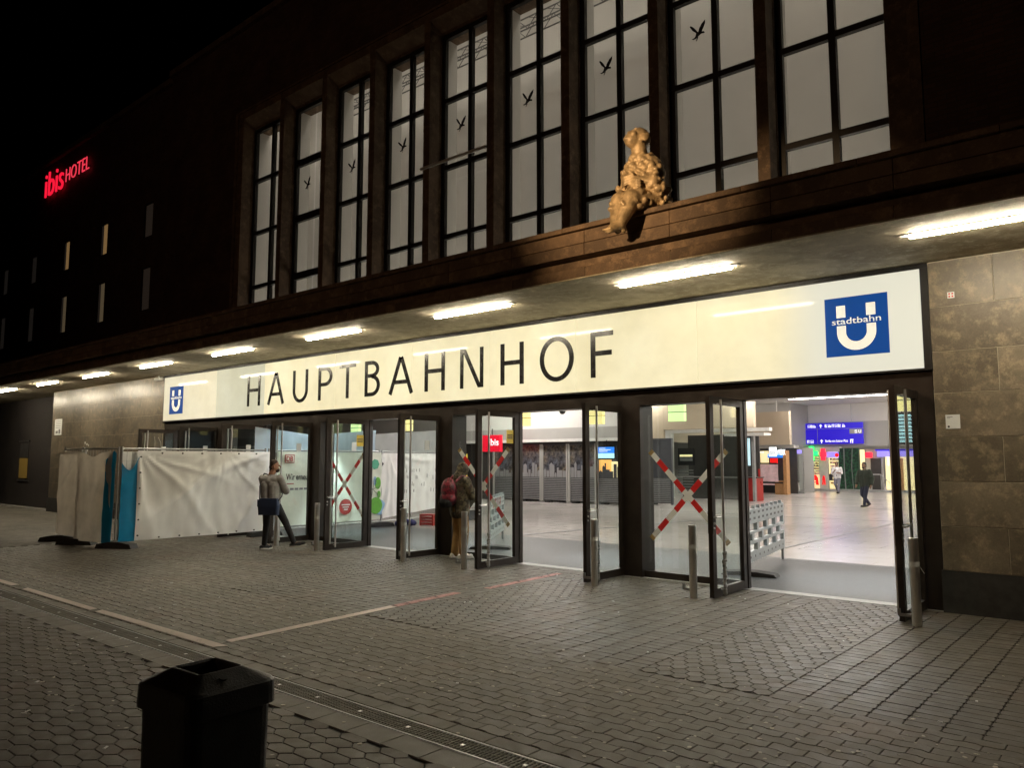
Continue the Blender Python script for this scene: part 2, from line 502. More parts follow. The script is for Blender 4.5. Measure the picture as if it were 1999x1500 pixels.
# ------------------------------------------------------------------ mesh helpers
class MB:
    def __init__(s, origin=(0, 0, 0)):
        s.v = []; s.f = []; s.mi = []; s.mats = []; s.o = Vector(origin); s.cur = 0
    def use(s, m):
        if m not in s.mats:
            s.mats.append(m)
        s.cur = s.mats.index(m); return s
    def _add(s, vs, fs):
        n = len(s.v)
        s.v += [tuple(Vector(p) - s.o) for p in vs]
        s.f += [tuple(i + n for i in f) for f in fs]
        s.mi += [s.cur] * len(fs)
        return s
    def box(s, x0, x1, y0, y1, z0, z1):
        if x0 > x1: x0, x1 = x1, x0
        if y0 > y1: y0, y1 = y1, y0
        if z0 > z1: z0, z1 = z1, z0
        vs = [(x, y, z) for x in (x0, x1) for y in (y0, y1) for z in (z0, z1)]
        return s._add(vs, [(0, 1, 3, 2), (4, 6, 7, 5), (0, 4, 5, 1), (2, 3, 7, 6), (0, 2, 6, 4), (1, 5, 7, 3)])
    def bevbox(s, x0, x1, y0, y1, z0, z1, b):
        """box with chamfered edges in the xz outline on its -y face"""
        vs = []
        for (yy, k) in ((y1, 0), (y0 + b, 0), (y0, b)):
            vs += [(x0 + k, yy, z0 + k), (x1 - k, yy, z0 + k), (x1 - k, yy, z1 - k), (x0 + k, yy, z1 - k)]
        fs = [(3, 2, 1, 0), (8, 9, 10, 11)]
        for r in (0, 4):
            for i in range(4):
                j = (i + 1) % 4
                fs.append((r + i, r + j, r + 4 + j, r + 4 + i))
        return s._add(vs, fs)
    def tube(s, p, q, r0, r1=None, seg=10, caps=True):
        r1 = r0 if r1 is None else r1
        p, q = Vector(p), Vector(q)
        d = (q - p).normalized()
        a = d.orthogonal().normalized(); b = d.cross(a)
        vs = []
        for c, r in ((p, r0), (q, r1)):
            for i in range(seg):
                t = 2 * pi * i / seg
                vs.append(c + a * (r * cos(t)) + b * (r * sin(t)))
        fs = [(i, (i + 1) % seg, seg + (i + 1) % seg, seg + i) for i in range(seg)]
        if caps:
            fs += [tuple(reversed(range(seg))), tuple(range(seg, 2 * seg))]
        return s._add(vs, fs)
    def path(s, pts, r, seg=8):
        for a, b in zip(pts, pts[1:]):
            s.tube(a, b, r, seg=seg)
        return s
    def prism(s, poly, h0, h1, frame):
        """poly in 2D, frame(u,v,h)->xyz"""
        n = len(poly)
        vs = [frame(u, v, h0) for u, v in poly] + [frame(u, v, h1) for u, v in poly]
        fs = [tuple(range(n))[::-1], tuple(range(n, 2 * n))]
        fs += [(i, (i + 1) % n, n + (i + 1) % n, n + i) for i in range(n)]
        return s._add(vs, fs)
    def ell(s, c, r, seg=12, rings=8, rot=None):
        c = Vector(c)
        vs = []
        for j in range(rings + 1):
            ph = pi * j / rings
            for i in range(seg):
                th = 2 * pi * i / seg
                p = Vector((r[0] * sin(ph) * cos(th), r[1] * sin(ph) * sin(th), r[2] * cos(ph)))
                if rot is not None:
                    p = rot @ p
                vs.append(c + p)
        fs = []
        for j in range(rings):
            for i in range(seg):
                k = (i + 1) % seg
                fs.append((j * seg + i, (j + 1) * seg + i, (j + 1) * seg + k, j * seg + k))
        return s._add(vs, fs)
    def cap(s, p, q, r0, r1, seg=12):
        s.tube(p, q, r0, r1, seg)
        s.ell(p, (r0,) * 3, seg, 8)
        s.ell(q, (r1,) * 3, seg, 8)
        return s
    def mesh(s, name, smooth=False):
        me = bpy.data.meshes.new(name)
        me.from_pydata(s.v, [], s.f)
        for m in s.mats:
            me.materials.append(m)
        if len(s.mats) > 1:
            me.polygons.foreach_set('material_index', s.mi)
        if smooth:
            me.polygons.foreach_set('use_smooth', [True] * len(me.polygons))
        me.update()
        bm = bmesh.new(); bm.from_mesh(me)
        bmesh.ops.recalc_face_normals(bm, faces=bm.faces)
        bm.to_mesh(me); bm.free()
        return me
    def build(s, name, parent=None, smooth=False, loc=None):
        o = bpy.data.objects.new(name, s.mesh(name, smooth))
        COL.objects.link(o)
        if parent is not None:
            o.parent = parent
        if loc is not None:
            o.location = loc
        elif parent is None or s.o.length:
            if parent is None:
                o.location = s.o
        return o

def tag(o, label, cat, group=None):
    o['label'] = label; o['category'] = cat
    if group: o['group'] = group
    return o
def struct(o, kind='structure'):
    o['kind'] = kind; return o
def thing(name, label, cat, loc=(0, 0, 0), rz=0.0, group=None):
    o = bpy.data.objects.new(name, None)
    COL.objects.link(o)
    o.location = loc; o.rotation_euler = (0, 0, rz)
    o.empty_display_size = .1
    return tag(o, label, cat, group)
def link_copy(mesh_obj_data, name, parent, loc=(0, 0, 0), rot=(0, 0, 0)):
    o = bpy.data.objects.new(name, mesh_obj_data)
    COL.objects.link(o)
    o.parent = parent; o.location = loc; o.rotation_euler = rot
    return o
def dup(root, loc, rz=None, label=None):
    r = root.copy(); COL.objects.link(r); r.location = loc
    if rz is not None: r.rotation_euler = (0, 0, rz)
    if label: r['label'] = label
    for ch in list(root.children):
        c = ch.copy(); COL.objects.link(c); c.parent = r
        for g in ch.children:
            d = g.copy(); COL.objects.link(d); d.parent = c
    return r
def obox(name, mat, x0, x1, y0, y1, z0, z1, parent=None):
    o = MB(); o.use(mat).box(x0, x1, y0, y1, z0, z1)
    return o.build(name, parent)

FR_XZ = lambda y: (lambda u, v, h: (u, y - h, v))          # faces -y
def text(name, s, mat, loc, rz, height, width=None, parent=None, depth=0.004, bold=0.0, shear=0.0):
    cu = bpy.data.curves.new(name, 'FONT')
    cu.body = s; cu.size = 1.0; cu.extrude = 0.0; cu.offset = bold; cu.shear = shear
    cu.resolution_u = 3
    t = bpy.data.objects.new(name, cu)
    COL.objects.link(t)
    bpy.context.view_layer.update()
    me = bpy.data.meshes.new_from_object(t.evaluated_get(bpy.context.evaluated_depsgraph_get()))
    bpy.data.objects.remove(t)
    bpy.data.curves.remove(cu)
    xs = [v.co.x for v in me.vertices]; ys = [v.co.y for v in me.vertices]
    w, h = max(xs) - min(xs), max(ys) - min(ys)
    x0, y0 = min(xs), min(ys)
    sy = height / h; sx = sy if width is None else width / w
    R = Matrix.Rotation(rz, 3, 'Z')
    bm = bmesh.new(); bm.from_mesh(me)
    ret = bmesh.ops.extrude_face_region(bm, geom=bm.faces[:])
    up = [e for e in ret['geom'] if isinstance(e, bmesh.types.BMVert)]
    for v in up: v.co.z -= 1
    bmesh.ops.recalc_face_normals(bm, faces=bm.faces)
    for v in bm.verts:
        v.co = Vector((R @ Vector(((v.co.x - x0) * sx, -depth * v.co.z - depth, (v.co.y - y0) * sy)))[:])
    bm.to_mesh(me); bm.free()
    me.name = name; me.materials.clear(); me.materials.append(mat)
    for p in me.polygons: p.material_index = 0
    o = bpy.data.objects.new(name, me); COL.objects.link(o)
    o.location = loc
    if parent is not None: o.parent = parent
    return o

def remesh(mb, name, mat, parent, voxel, smooth_it=6):
    o = mb.build(name)
    md = o.modifiers.new('r', 'REMESH'); md.mode = 'VOXEL'; md.voxel_size = voxel; md.use_smooth_shade = True
    if smooth_it:
        sm = o.modifiers.new('s', 'SMOOTH'); sm.factor = .5; sm.iterations = smooth_it
    bpy.context.view_layer.update()
    me = bpy.data.meshes.new_from_object(o.evaluated_get(bpy.context.evaluated_depsgraph_get()))
    bpy.data.objects.remove(o)
    me.name = name; me.materials.clear(); me.materials.append(mat)
    me.polygons.foreach_set('use_smooth', [True] * len(me.polygons))
    o = bpy.data.objects.new(name, me); COL.objects.link(o)
    if parent is not None: o.parent = parent
    return o

# ------------------------------------------------------------------ ground
g = MB(); g.use(M['sand']).box(-90, 40, -60, .0, -.30, -.022)
struct(g.build('ground'))
far = brick_mat('distant_paving', (0.120, 0.108, 0.086), (0.16, 0.145, 0.118), (0.05, 0.045, 0.038), 1, .22, .11, False)
g = MB(); g.use(far).box(-90, -16.0, -40, -.01, -.02, -.002)
g.box(-16.0, 40, -40, -9.9, -.02, -.002); g.box(3.6, 40, -9.9, -.01, -.02, -.002)
g.box(-16.0, -9.2, -9.9, -7.05, -.02, -.002)
struct(g.build('plaza_paving'))

def outline_wave(L, W, gap):
    a = .0075
    def w(x):
        t = (x / L) % 1.0
        if t < .30: return a
        if t < .45: return a - 2 * a * (t - .30) / .15
        if t < .85: return -a
        return -a + 2 * a * (t - .85) / .15
    xs = [0, .30 * L, .45 * L, .85 * L, L]
    return xs, w
def stone_mesh(poly, mat, name, zt=0.0, ch=.003, depth=.02):
    mb = MB(); mb.use(mat)
    n = len(poly)
    cx = sum(p[0] for p in poly) / n; cy = sum(p[1] for p in poly) / n
    def ring(k, z):
        out = []
        for i in range(n):
            x, y = poly[i]
            d = math.hypot(x - cx, y - cy)
            s = (d - k) / d
            out.append((cx + (x - cx) * s, cy + (y - cy) * s, z))
        return out
    vs = ring(ch, zt) + ring(0, zt - ch * .9) + ring(0, zt - depth)
    fs = [tuple(range(n))]
    for r in (0, n):
        for i in range(n):
            j = (i + 1) % n
            fs.append((r + i, r + n + i, r + n + j, r + j))
    mb._add(vs, fs)
    return mb
CAMX, CAMY = 2.215, -10.31
def lay(zone_name, items, mat, hidden=lambda x, y: False):
    """items: (key, poly, x, y). nearest 300 visible ones become objects, the others one part"""
    base_pts = [it for it in items]
    root = MB(); root.use(M['sand'])
    xs = [i[2] for i in items]; ys = [i[3] for i in items]
    root.box(min(xs) - .1, max(xs) + .1, min(ys) - .1, max(ys) + .1, -.021, -.011)
    ro = struct(root.build(zone_name))
    fw = Vector((-sin(.704), cos(.704)))
    def key(it):
        d = Vector((it[2] - CAMX, it[3] - CAMY))
        dep = d.dot(fw); lat = d.x * fw.y - d.y * fw.x
        vis = dep > 2.0 and abs(lat) < dep * .66 + .1 and (1.75 / dep) < .62
        return (0 if vis else 1, d.length)
    items = sorted(items, key=key)
    cache = {}
    for k, poly, x, y in items[:300]:
        if k not in cache:
            cache[k] = stone_mesh(poly, mat, 'paving_stone').mesh('paving_stone')
        o = link_copy(cache[k], 'paving_stone', ro, (x, y, random.uniform(-.0014, .0010)),
                      (random.uniform(-.004, .004), random.uniform(-.003, .003), random.uniform(-.004, .004)))
    rest = MB(); rest.use(mat)
    for k, poly, x, y in items[300:]:
        dz = random.uniform(-.0014, .0010)
        st = stone_mesh(poly, mat, 's', zt=0.0)
        tx, ty = random.uniform(-.004, .004), random.uniform(-.004, .004)
        rest._add([(vx + x, vy + y, vz + dz + vx * tx + vy * ty) for vx, vy, vz in st.v], st.f)
    if rest.v:
        struct(rest.build('paving_stones', ro), 'stuff')
    return ro

# zigzag interlocking pavers
L, W = .225, .1125
xs_w, wfun = outline_wave(L, W, .006)
def zig(shift):
    gp = .0022
    pts = sorted(set([round(shift + i * .0 + t, 5) for t in ()] + [0.0, L]))
    brk = []
    for k in range(-1, 3):
        for t in (0, .30, .45, .85):
            x = (k + t) * L - shift
            if 1e-4 < x < L - 1e-4: brk.append(x)
    xs = [0 + gp] + sorted(brk) + [L - gp]
    bot = [(x, wfun(x + shift) + gp) for x in xs]
    top = [(x, W + wfun(x + shift) - gp) for x in reversed(xs)]
    return bot + top
zitems = []
ROWS = int(2.98 / W)
for r in range(ROWS):
    y = -6.44 + r * W + (.006 if r >= 4 else 0)
    sh = (r % 2) * L * .5
    poly = zig(sh)
    x = -16.0 + sh
    while x < 3.5:
        if y + W < -4.46 or (x < -7.95 and y + W < -3.46):
            zitems.append((r % 2, poly, x, y))
        x += L
# octagonal chamfered pavers, laid in strips of two directions
def octa(lx, wy, c):
    gp = .003
    x0, x1, y0, y1 = gp, lx - gp, gp, wy - gp
    return [(x0 + c, y0), (x1 - c, y0), (x1, y0 + c), (x1, y1 - c), (x1 - c, y1), (x0 + c, y1), (x0, y1 - c), (x0, y0 + c)]
oa, ob = octa(.22, .11, .03), octa(.12, .22, .045)
def hexy(lx, wy, c):
    gp = .004
    return [(gp + c, gp), (lx - gp - c, gp), (lx - gp, wy / 2), (lx - gp - c, wy - gp), (gp + c, wy - gp), (gp, wy / 2)]
strips = [(-1.32, -.20), (-4.88, -3.76), (-8.44, -7.32), (-12.0, -10.88)]
oitems = []
def in_strip(x):
    return any(a - .01 <= x < b for a, b in strips)
hx = [(.0, .11), (.056, .0), (.112, .11)]
def hexcell(w, h):
    gp = .004
    return [(w / 2, gp), (w - gp, h * .28), (w - gp, h * .72), (w / 2, h - gp), (gp, h * .72), (gp, h * .28)]
hc = hexcell(.14, .17)
hcl = [(.004, .006), (.066, .17 * .28), (.066, .17 * .72), (.004, .164)]
hcr = [(.004, .17 * .28), (.066, .006), (.066, .164), (.004, .17 * .72)]
x_edges = []
for (a, b) in strips:
    r = 0; y = -4.52
    while y < -.16:
        ok_ = lambda xx: xx > -7.95 or y > -3.54
        x = a + (.07 if r % 2 else 0)
        if r % 2:
            if ok_(a): oitems.append(('hl', hcl, a, y))
            if ok_(b - .07): oitems.append(('hr', hcr, b - .07, y))
        while x + .14 <= b + .002:
            if ok_(x): oitems.append(('h', hc, x, y))
            x += .14
        r += 1; y += .17 * .72 + .002
bounds = [3.5] + [e for s in strips for e in (s[1], s[0])] + [-16.0]
for i in range(0, len(bounds), 2):
    hi, lo = bounds[i], bounds[i + 1]
    n = int((hi - lo) / .22); w = (hi - lo) / n
    pl = octa(w, .11, .015)
    jit = [random.uniform(-.004, .004) for _ in range(45)]
    for k in range(n):
        for r_ in range(41):
            x = lo + k * w + jit[r_]; y = -4.525 + .11 * r_
            if k == 0: x = max(x, lo)
            if y < -.12 and (x > -7.95 or y > -3.54): oitems.append((('o', i), pl, x, y))
# near paving (below the drain)
nitems = []
r = 0; y = -7.034 - 25 * .115
noct = octa(.22, .115, .026)
nhex = hexy(.25, .115, .055)
while y < -7.10:
    for k in range(42):
        x = -9.2 + k * .195
        if x < -1.2: nitems.append(('nh', nhex, x, y + (k % 2) * .0575 - .03))
    x = -1.165
    while x < 3.4:
        nitems.append(('no', noct, x, y)); x += .22
    r += 1; y += .115
lay('forecourt_paving', zitems, M['pavA'])
lay('entrance_paving', oitems, M['pavB'])
# rebuild the hex rows so that they interlock: handled by the row offset above
lay('foreground_paving', nitems, M['pavC'])
# slabs along the drain
sitems = []
x = -16.0
while x < 3.4:
    sitems.append(('a', [(.004, .004), (.346, .004), (.346, .216), (.004, .216)], x, -7.03))
    sitems.append(('b', [(.004, .004), (.346, .004), (.346, .136), (.004, .136)], x + .12, -6.59))
    x += .35
lay('drain_edging', sitems, M['slabstone'])
# slotted drain
dr = MB(); dr.use(M['black_metal']).box(-16, 3.4, -6.80, -6.598, -.0155, -.012)
drain = struct(dr.build('drain_channel'))
gr = MB(); gr.use(M['galv'])
gr.box(0, .498, -6.80, -6.786, -.011, -.001); gr.box(0, .498, -6.612, -6.598, -.011, -.001)
gr.use(plain('drain_iron', (.16, .145, .12), .6, .2, var=.25))
gr.box(0, .498, -6.703, -6.695, -.010, -.003); gr.box(0, .498, -6.748, -6.742, -.010, -.003); gr.box(0, .498, -6.656, -6.650, -.010, -.003)
for k in range(16):
    gr.box(k * .0312, k * .0312 + .013, -6.786, -6.612, -.010, -.0035)
gr.use(M['steel']).box(.238, .262, -6.711, -6.687, -.009, -.0012)
gm = gr.mesh('drain_grate')
x = -16.0
while x < 3.3:
    link_copy(gm, 'drain_grate', drain, (x, 0, 0)); x += .5
# trodden chewing gum
gum = MB(); gum.use(M['gum'])
for i in range(1300):
    x = random.uniform(-12, 3); y = random.choice((random.uniform(-9, -4.5), random.uniform(-8, -4.2), random.uniform(-6.4, -4.6), random.uniform(-6.4, -.6)))
    if -6.82 < y < -6.58: continue
    r0 = random.uniform(.006, .017)
    e = random.uniform(.7, 1.4); a0 = random.uniform(0, pi)
    vs = []; n = 9
    for k in range(n):
        t = 2 * pi * k / n
        q = Vector((r0 * e * cos(t), r0 / e * sin(t))) * random.uniform(.8, 1.15)
        vs.append((x + q.x * cos(a0) - q.y * sin(a0), y + q.x * sin(a0) + q.y * cos(a0), .0021))
    vs += [(vx, vy, -.004) for vx, vy, _ in vs]
    gum._add(vs, [tuple(range(n))] + [(k, n + k, n + (k + 1) % n, (k + 1) % n) for k in range(n)])
struct(gum.build('gum_spots'), 'stuff')
# scraps of litter
lit = MB(); lit.use(M['paper'])
for i in range(90):
    x = random.uniform(-9, 3); y = random.uniform(-6.4, -.4) if i % 3 else random.uniform(-9, -7)
    a = random.uniform(0, pi); l_, w_ = random.uniform(.010, .022), random.uniform(.004, .010)
    c_, s_ = cos(a), sin(a)
    pts = [(x + u * l_ * c_ - v * w_ * s_, y + u * l_ * s_ + v * w_ * c_) for u, v in ((-1, -1), (1, -.8), (1.1, 1), (-.9, .9))]
    lit._add([(px, py, .0045) for px, py in pts] + [(px, py, -.002) for px, py in pts], [(0, 1, 2, 3), (0, 4, 5, 1), (1, 5, 6, 2), (2, 6, 7, 3), (3, 7, 4, 0)])
struct(lit.build('litter_scraps'), 'stuff')
# painted markings
ln = MB(); ln.use(M['line_white'])
def quad(mb, pts, z=.0045):
    n = len(pts)
    mb._add([(x, y, z) for x, y in pts] + [(x, y, z - .002) for x, y in pts],
            [tuple(range(n))] + [(i, n + i, n + (i + 1) % n, (i + 1) % n) for i in range(n)])
quad(ln, [(-9.85, -6.42), (-7.6, -6.42), (-7.62, -6.33), (-9.95, -6.32)])
quad(ln, [(-7.45, -6.42), (-4.78, -6.42), (-4.72, -6.30), (-7.5, -6.32)])
quad(ln, [(-14, -6.42), (-10.35, -6.40), (-10.35, -6.30), (-14, -6.31)])
quad(ln, [(-4.95, -6.20), (-4.83, -6.20), (-5.0, -3.95), (-5.12, -3.95)])
struct(ln.build('road_marking'))
ln = MB(); ln.use(M['line_red'])
quad(ln, [(-5.12, -3.93), (-5.0, -3.93), (-5.09, -2.75), (-5.21, -2.75)])
quad(ln, [(-5.14, -2.25), (-5.02, -2.25), (-5.12, -.45), (-5.24, -.45)])
struct(ln.build('faded_road_marking'))

# ------------------------------------------------------------------ station building
B = thing('station_building', 'dark brick station front with tall windows over a long canopy and glass entrance doors', 'station building')
def part(name, mat, *b, parent=B):
    return obox(name, mat, *b, parent=parent)
# stone cladding beside the entrance, every slab a piece
slab_cache = {}
def slab(x0, x1, z0, z1, mat, y=0.0):
    w, h = x1 - x0 - .006, z1 - z0 - .006
    k = (round(w, 3), round(h, 3), mat.name)
    if k not in slab_cache:
        mb = MB(); mb.use(mat).bevbox(0, w, -.03, 0, 0, h, .003)
        slab_cache[k] = mb.mesh('stone_slab')
    link_copy(slab_cache[k], 'stone_slab', B, (x0 + .003, y + .03 + random.uniform(-.0015, .0015), z0 + .003))
rows = [.48, .99, 1.51, 2.03, 2.555, 3.055, 3.595, 4.15]
M['joint'] = plain('pale_joint_mortar', (.42, .37, .28), .9)
part('wall_core', M['joint'], .09, 8.0, .005, .5, -.02, 4.158)
part('wall_core', M['joint'], -27.75, -19.53, .005, .5, -.02, 4.158)
for i in range(7):
    xs = [.09, .765, 2.0, 3.25, 4.5, 5.75, 7.0] if i % 2 == 0 else [.09, 1.38, 2.62, 3.87, 5.1, 6.3, 7.0]
    for a, b in zip(xs, xs[1:]): slab(a, b, rows[i], rows[i + 1], M['slab'])
    xs = [-27.8 + (0.62 if i % 2 else 0) + 1.25 * k for k in range(8)]
    xs = [-27.8] + [x for x in xs if -27.5 < x < -19.8] + [-19.53]
    for a, b in zip(xs, xs[1:]): slab(a, b, rows[i], rows[i + 1], M['slab_left'])
part('plinth', M['plinth'], .075, 8.0, -.035, .4, -.02, .478)
part('plinth', M['plinth'], -27.82, -19.54, -.035, .4, -.02, .478)
# wall further left, its darkness put into a near-black brick colour
M['black_brick'] = brick_mat('darkened_brick', (0.016, 0.011, 0.009), (0.022, 0.015, 0.012), (0.012, 0.011, 0.010))
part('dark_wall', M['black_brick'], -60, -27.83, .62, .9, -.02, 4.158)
# entrance framing
def ent(x0, x1, y0, y1, z0, z1, n='door_frame'):
    return part(n, M['bronze'], x0, x1, y0, y1, z0, z1)
ent(-19.52, .085, .06, .36, 2.605, 2.838, 'door_header')
ent(-.105, .082, .03, .40, -.01, 2.603)
PILL = [(-4.31, -3.98), (-8.36, -8.02), (-12.46, -12.12), (-16.53, -16.2)]
for a, b in PILL:
    ent(a, b, .02, .40, -.01, 2.603)
ent(-19.52, -19.40, .03, .40, -.01, 2.603)
HR = [-.13, -4.32, -8.37, -12.46, -16.53]
HL = [-2.40, -6.50, -10.56, -14.54, -18.80]
ends = [p[1] for p in PILL] + [-19.40]
starts = [-.105] + [p[0] for p in PILL]
for i in range(5):
    # side light between the left leaf's hinge and the next pillar
    lo, hi = (PILL[i][1] if i < 4 else -19.40), HL[i]
    ent(hi, hi + .07, .08, .16, -.01, 2.603, 'mullion')
    ent(lo, hi, .09, .15, .002, .10, 'side_light_rail')
    gp = MB(); gp.use(M['glass']).box(lo, hi, .112, .124, .10, 2.603)
    gp.build('side_light_glass', B)
part('threshold', M['threshold'], -19.4, .07, -.015, .20, -.04, .006)
# canopy
part('canopy_slab', M['soffit'], -60, 9, -1.86, 1.9, 4.162, 4.28)
part('soffit_edge', M['edge_concrete'], -60, 9, -2.09, -1.865, 4.150, 4.28)
part('canopy_core', M['fascia'], -60, 9, -1.96, 1.9, 4.285, 4.76)
fc = {}
def fascia(name, x0, x1, yf, z0, z1, d=.12):
    k = (name, round(x1 - x0, 3), z0, z1)
    if k not in fc:
        mb = MB(); mb.use(M['fascia']).bevbox(0, x1 - x0 - .005, 0, d, 0, z1 - z0 - .004, .004)
        fc[k] = mb.mesh(name)
    link_copy(fc[k], name, B, (x0 + .0025, yf + random.uniform(-.002, .002), z0 + .002))
x = 9.0
i = 0
while x > -48:
    w = 1.25 if x > -26 else 5.0
    x0 = x - w
    fascia('fascia_block', x0, x, -2.10, 4.165, 4.30, .13)
    fascia('fascia_block', x0 + .02, x + .02, -2.15, 4.44, 4.60, .18)
    fascia('fascia_block', x0 + .02, x + .02, -2.145, 4.604, 4.77, .18)
    fascia('coping_stone', x0 - .3, x - .3, -2.20, 4.772, 4.84, .55)
    x = x0
part('parapet_backing', M['fascia'], -60, 9, -1.96, -1.66, 4.765, 4.80)
# upper wall
YP, YG = 1.94, 2.40
XR = [-.72 - 2.05 * k for k in range(0, 10)]         # right faces of the pillars: k=0 is the rightmost
part('brick_wall', M['brick'], -.24, 14, 1.94, 2.6, 4.5, 15.3)
part('brick_wall', M['brick'], -24.0, -19.55, 1.94, 2.6, 4.5, 15.3)
part('brick_wall', M['brick'], -19.548, -.242, 1.94, 2.6, 12.62, 15.3)
part('surround', M['fascia'], -.40, -.243, 1.90, 2.85, 4.5, 12.55)
part('surround', M['fascia'], -19.545, -19.40, 1.90, 2.85, 4.5, 12.55)
part('surround', M['fascia'], -19.545, -.243, 1.90, 2.85, 12.552, 12.615)
part('roof_edge', M['fascia'], -24, 14, 1.80, 2.8, 15.305, 15.5)
WX = []
for k in range(10):
    xr = -.51 - 2.05 * k
    xl = xr - .21
    if k == 0: xr = -.403
    mb = MB(); mb.use(M['fascia'])
    if k == 9: xl = -19.398; xr = xl + .27
    mb.box(xl, xr, 1.93, 2.405, 4.5, 12.10)
    mb.box(xl - .01, xr + .012, 2.26, 2.32, 4.5, 12.10)
    mb.build('window_pier', B)
    part('inner_pier', M['upper_white'], xl - .004, xr + .004, 2.406, 2.85, 5.4, 12.10)
    WX.append((xl, xr))
# sloping window heads
for k in range(9):
    xr = WX[k][0]; xl = WX[k + 1][1]
    mb = MB(); mb.use(M['fascia'])
    mb.prism([(1.93, 12.34), (2.30, 12.16), (2.30, 12.10), (2.85, 12.10), (2.85, 12.55), (1.93, 12.55)], xl + .001, xr - .001, lambda u, v, h: (h, u, v))
    mb.build('window_head', B)
for k in range(10):
    part('window_head', M['fascia'], WX[k][0], WX[k][1], 1.931, 2.849, 12.102, 12.55)
def bird_mesh():
    mb = MB(); mb.use(M['letter'])
    f = lambda u, v, h: (u, -h, v)
    S = .235
    body = [(-.18, -.28), (.02, -.40), (.30, -.18), (.62, -.22), (.55, -.02), (.35, .02), (.1, .1), (-.12, .02)]
    wing1 = [(-.12, .02), (-.45, .35), (-.72, .82), (-.62, .88), (-.4, .68), (-.2, .42), (.02, .08)]
    wing2 = [(.05, .08), (.12, .4), (.32, .78), (.62, 1.08), (.62, .72), (.5, .38), (.34, .02)]
    head = [(-.18, -.28), (-.3, -.42), (-.5, -.44), (-.36, -.56), (-.1, -.5), (.02, -.40)]
    leg = [(.0, -.4), (-.12, -.75), (-.06, -.78), (.08, -.42)]
    for pl in (body, wing1, wing2, head, leg):
        mb.prism([(u * S, v * S * .85) for u, v in pl], 0, .003, f)
    return mb.mesh('bird_silhouette')
BIRD = bird_mesh()
ZR = [4.8, 7.05, 8.75, 10.42, 12.10]
for k in range(9):
    xr = WX[k][0]; xl = WX[k + 1][1]
    mb = MB(); mb.use(M['win_frame'])
    mb.box(xl, xl + .11, 2.34, 2.44, 4.8, 12.10); mb.box(xr - .09, xr, 2.34, 2.44, 4.8, 12.10)
    mb.box(xl + .111, xr - .091, 2.34, 2.44, 11.99, 12.099)
    xm = (xl + xr) / 2 + .02
    if k != 7: mb.box(xm - .055, xm + .055, 2.33, 2.445, 4.8, 11.989)
    for z in ZR[1:4]:
        dz = .055 if k != 7 else .10
        mb.box(xl + .112, xr - .092, 2.338, 2.438, z - dz, z + dz)
    w = mb.build('window_frame', B)
    for (a, b) in ((xl + .11, xm - .05), (xm + .05, xr - .09)):
        for z0, z1 in zip(ZR, ZR[1:]):
            gp = MB(); gp.use(M['win_glass']).box(a - .01, b + .01, 2.395, 2.402, z0 + .05, z1 - .05)
            gp.build('pane', w)
    if k >= 1 and k < 8:
        link_copy(BIRD, 'bird_silhouette', w, (-1.98 - 2.05 * k, 2.393, 9.69 + .02 * (k % 3)), (0, random.uniform(-.1, .15), 0))
    if k in (3, 4, 5):
        link_copy(BIRD, 'bird_silhouette', w, (xr - .28, 2.393, 13.3 - 1.45 + .1 * k - .3), (0, .1, 0))
# inside the upper hall
struct(obox('upper_hall_wall', M['upper_white'], -23, 4, 6.6, 6.9, 4.6, 15.2))
struct(obox('upper_hall_wall', M['upper_white'], -23, -22.8, 2.9, 6.59, 4.6, 15.2))
struct(obox('upper_hall_wall', M['upper_white'], 3.8, 4, 2.9, 6.59, 4.6, 15.2))
struct(obox('upper_hall_ceiling', M['upper_white'], -23, 4, 2.87, 6.9, 15.21, 15.3))
struct(obox('upper_hall_floor', M['upper_white'], -23, 4, 2.87, 6.59, 5.3, 5.4))
NTH = ['first', 'second', 'third', 'fourth', 'fifth', 'last']
for i in range(6):
    xx = -20.5 + 4.5 * i
    l = obox('upper_hall_lamp', M['upper_light'], xx - 2.1, xx + 2.1, 3.7, 4.0, 14.6, 14.75)
    tag(l, NTH[i] + ' ceiling lamp from the left in the upper hall above the tall windows', 'lamp', 'lamps in the upper hall')
    l = obox('upper_hall_fill', M['upper_light'], xx - 2.1, xx + 2.1, 3.9, 4.1, 5.45, 5.55)  # unseen strip added low down to even out the light on the back wall
    tag(l, NTH[i] + ' added fill strip from the left, unseen behind the parapet of the tall windows', 'lamp', 'added fill strips in the upper hall')

# stage truss behind the glass
tr = MB((-10, 5, 13.3)); tr.use(plain('grey_truss_metal', (.16, .155, .15), .6))
for dy, dz in ((0, .16), (0, -.16), (.3, .16), (.3, -.16)):
    tr.tube((-19.2, 5 + dy, 13.48 + dz), (-6.2, 5 + dy, 13.48 + dz), .022, seg=6)
x = -19.2; s = 1
while x < -6.4:
    tr.tube((x, 5, 13.48 - .16 * s), (x + .32, 5, 13.48 + .16 * s), .012, seg=5)
    tr.tube((x, 5.3, 13.48 + .16 * s), (x + .32, 5.3, 13.48 - .16 * s), .012, seg=5)
    tr.tube((x, 5, 13.48 + .16), (x + .32 * (s > 0), 5.3, 13.48 + .16), .010, seg=5)
    x += .32; s = -s
tag(tr.build('lighting_truss'), 'dark lattice truss hanging inside behind the upper window panes', 'truss')
fp = MB((-10, 1.9, 8.67)); fp.use(M['dirty_white']).tube((-11.0, 1.88, 8.67), (-8.9, 1.88, 8.67), .035, seg=10)
fp.tube((-11.0, 1.88, 8.67), (-11.0, 1.935, 8.67), .02); fp.tube((-8.95, 1.88, 8.67), (-8.95, 1.935, 8.67), .02)
tag(fp.build('banner_rail'), 'slim pale rod fixed across the fifth tall window', 'rod')

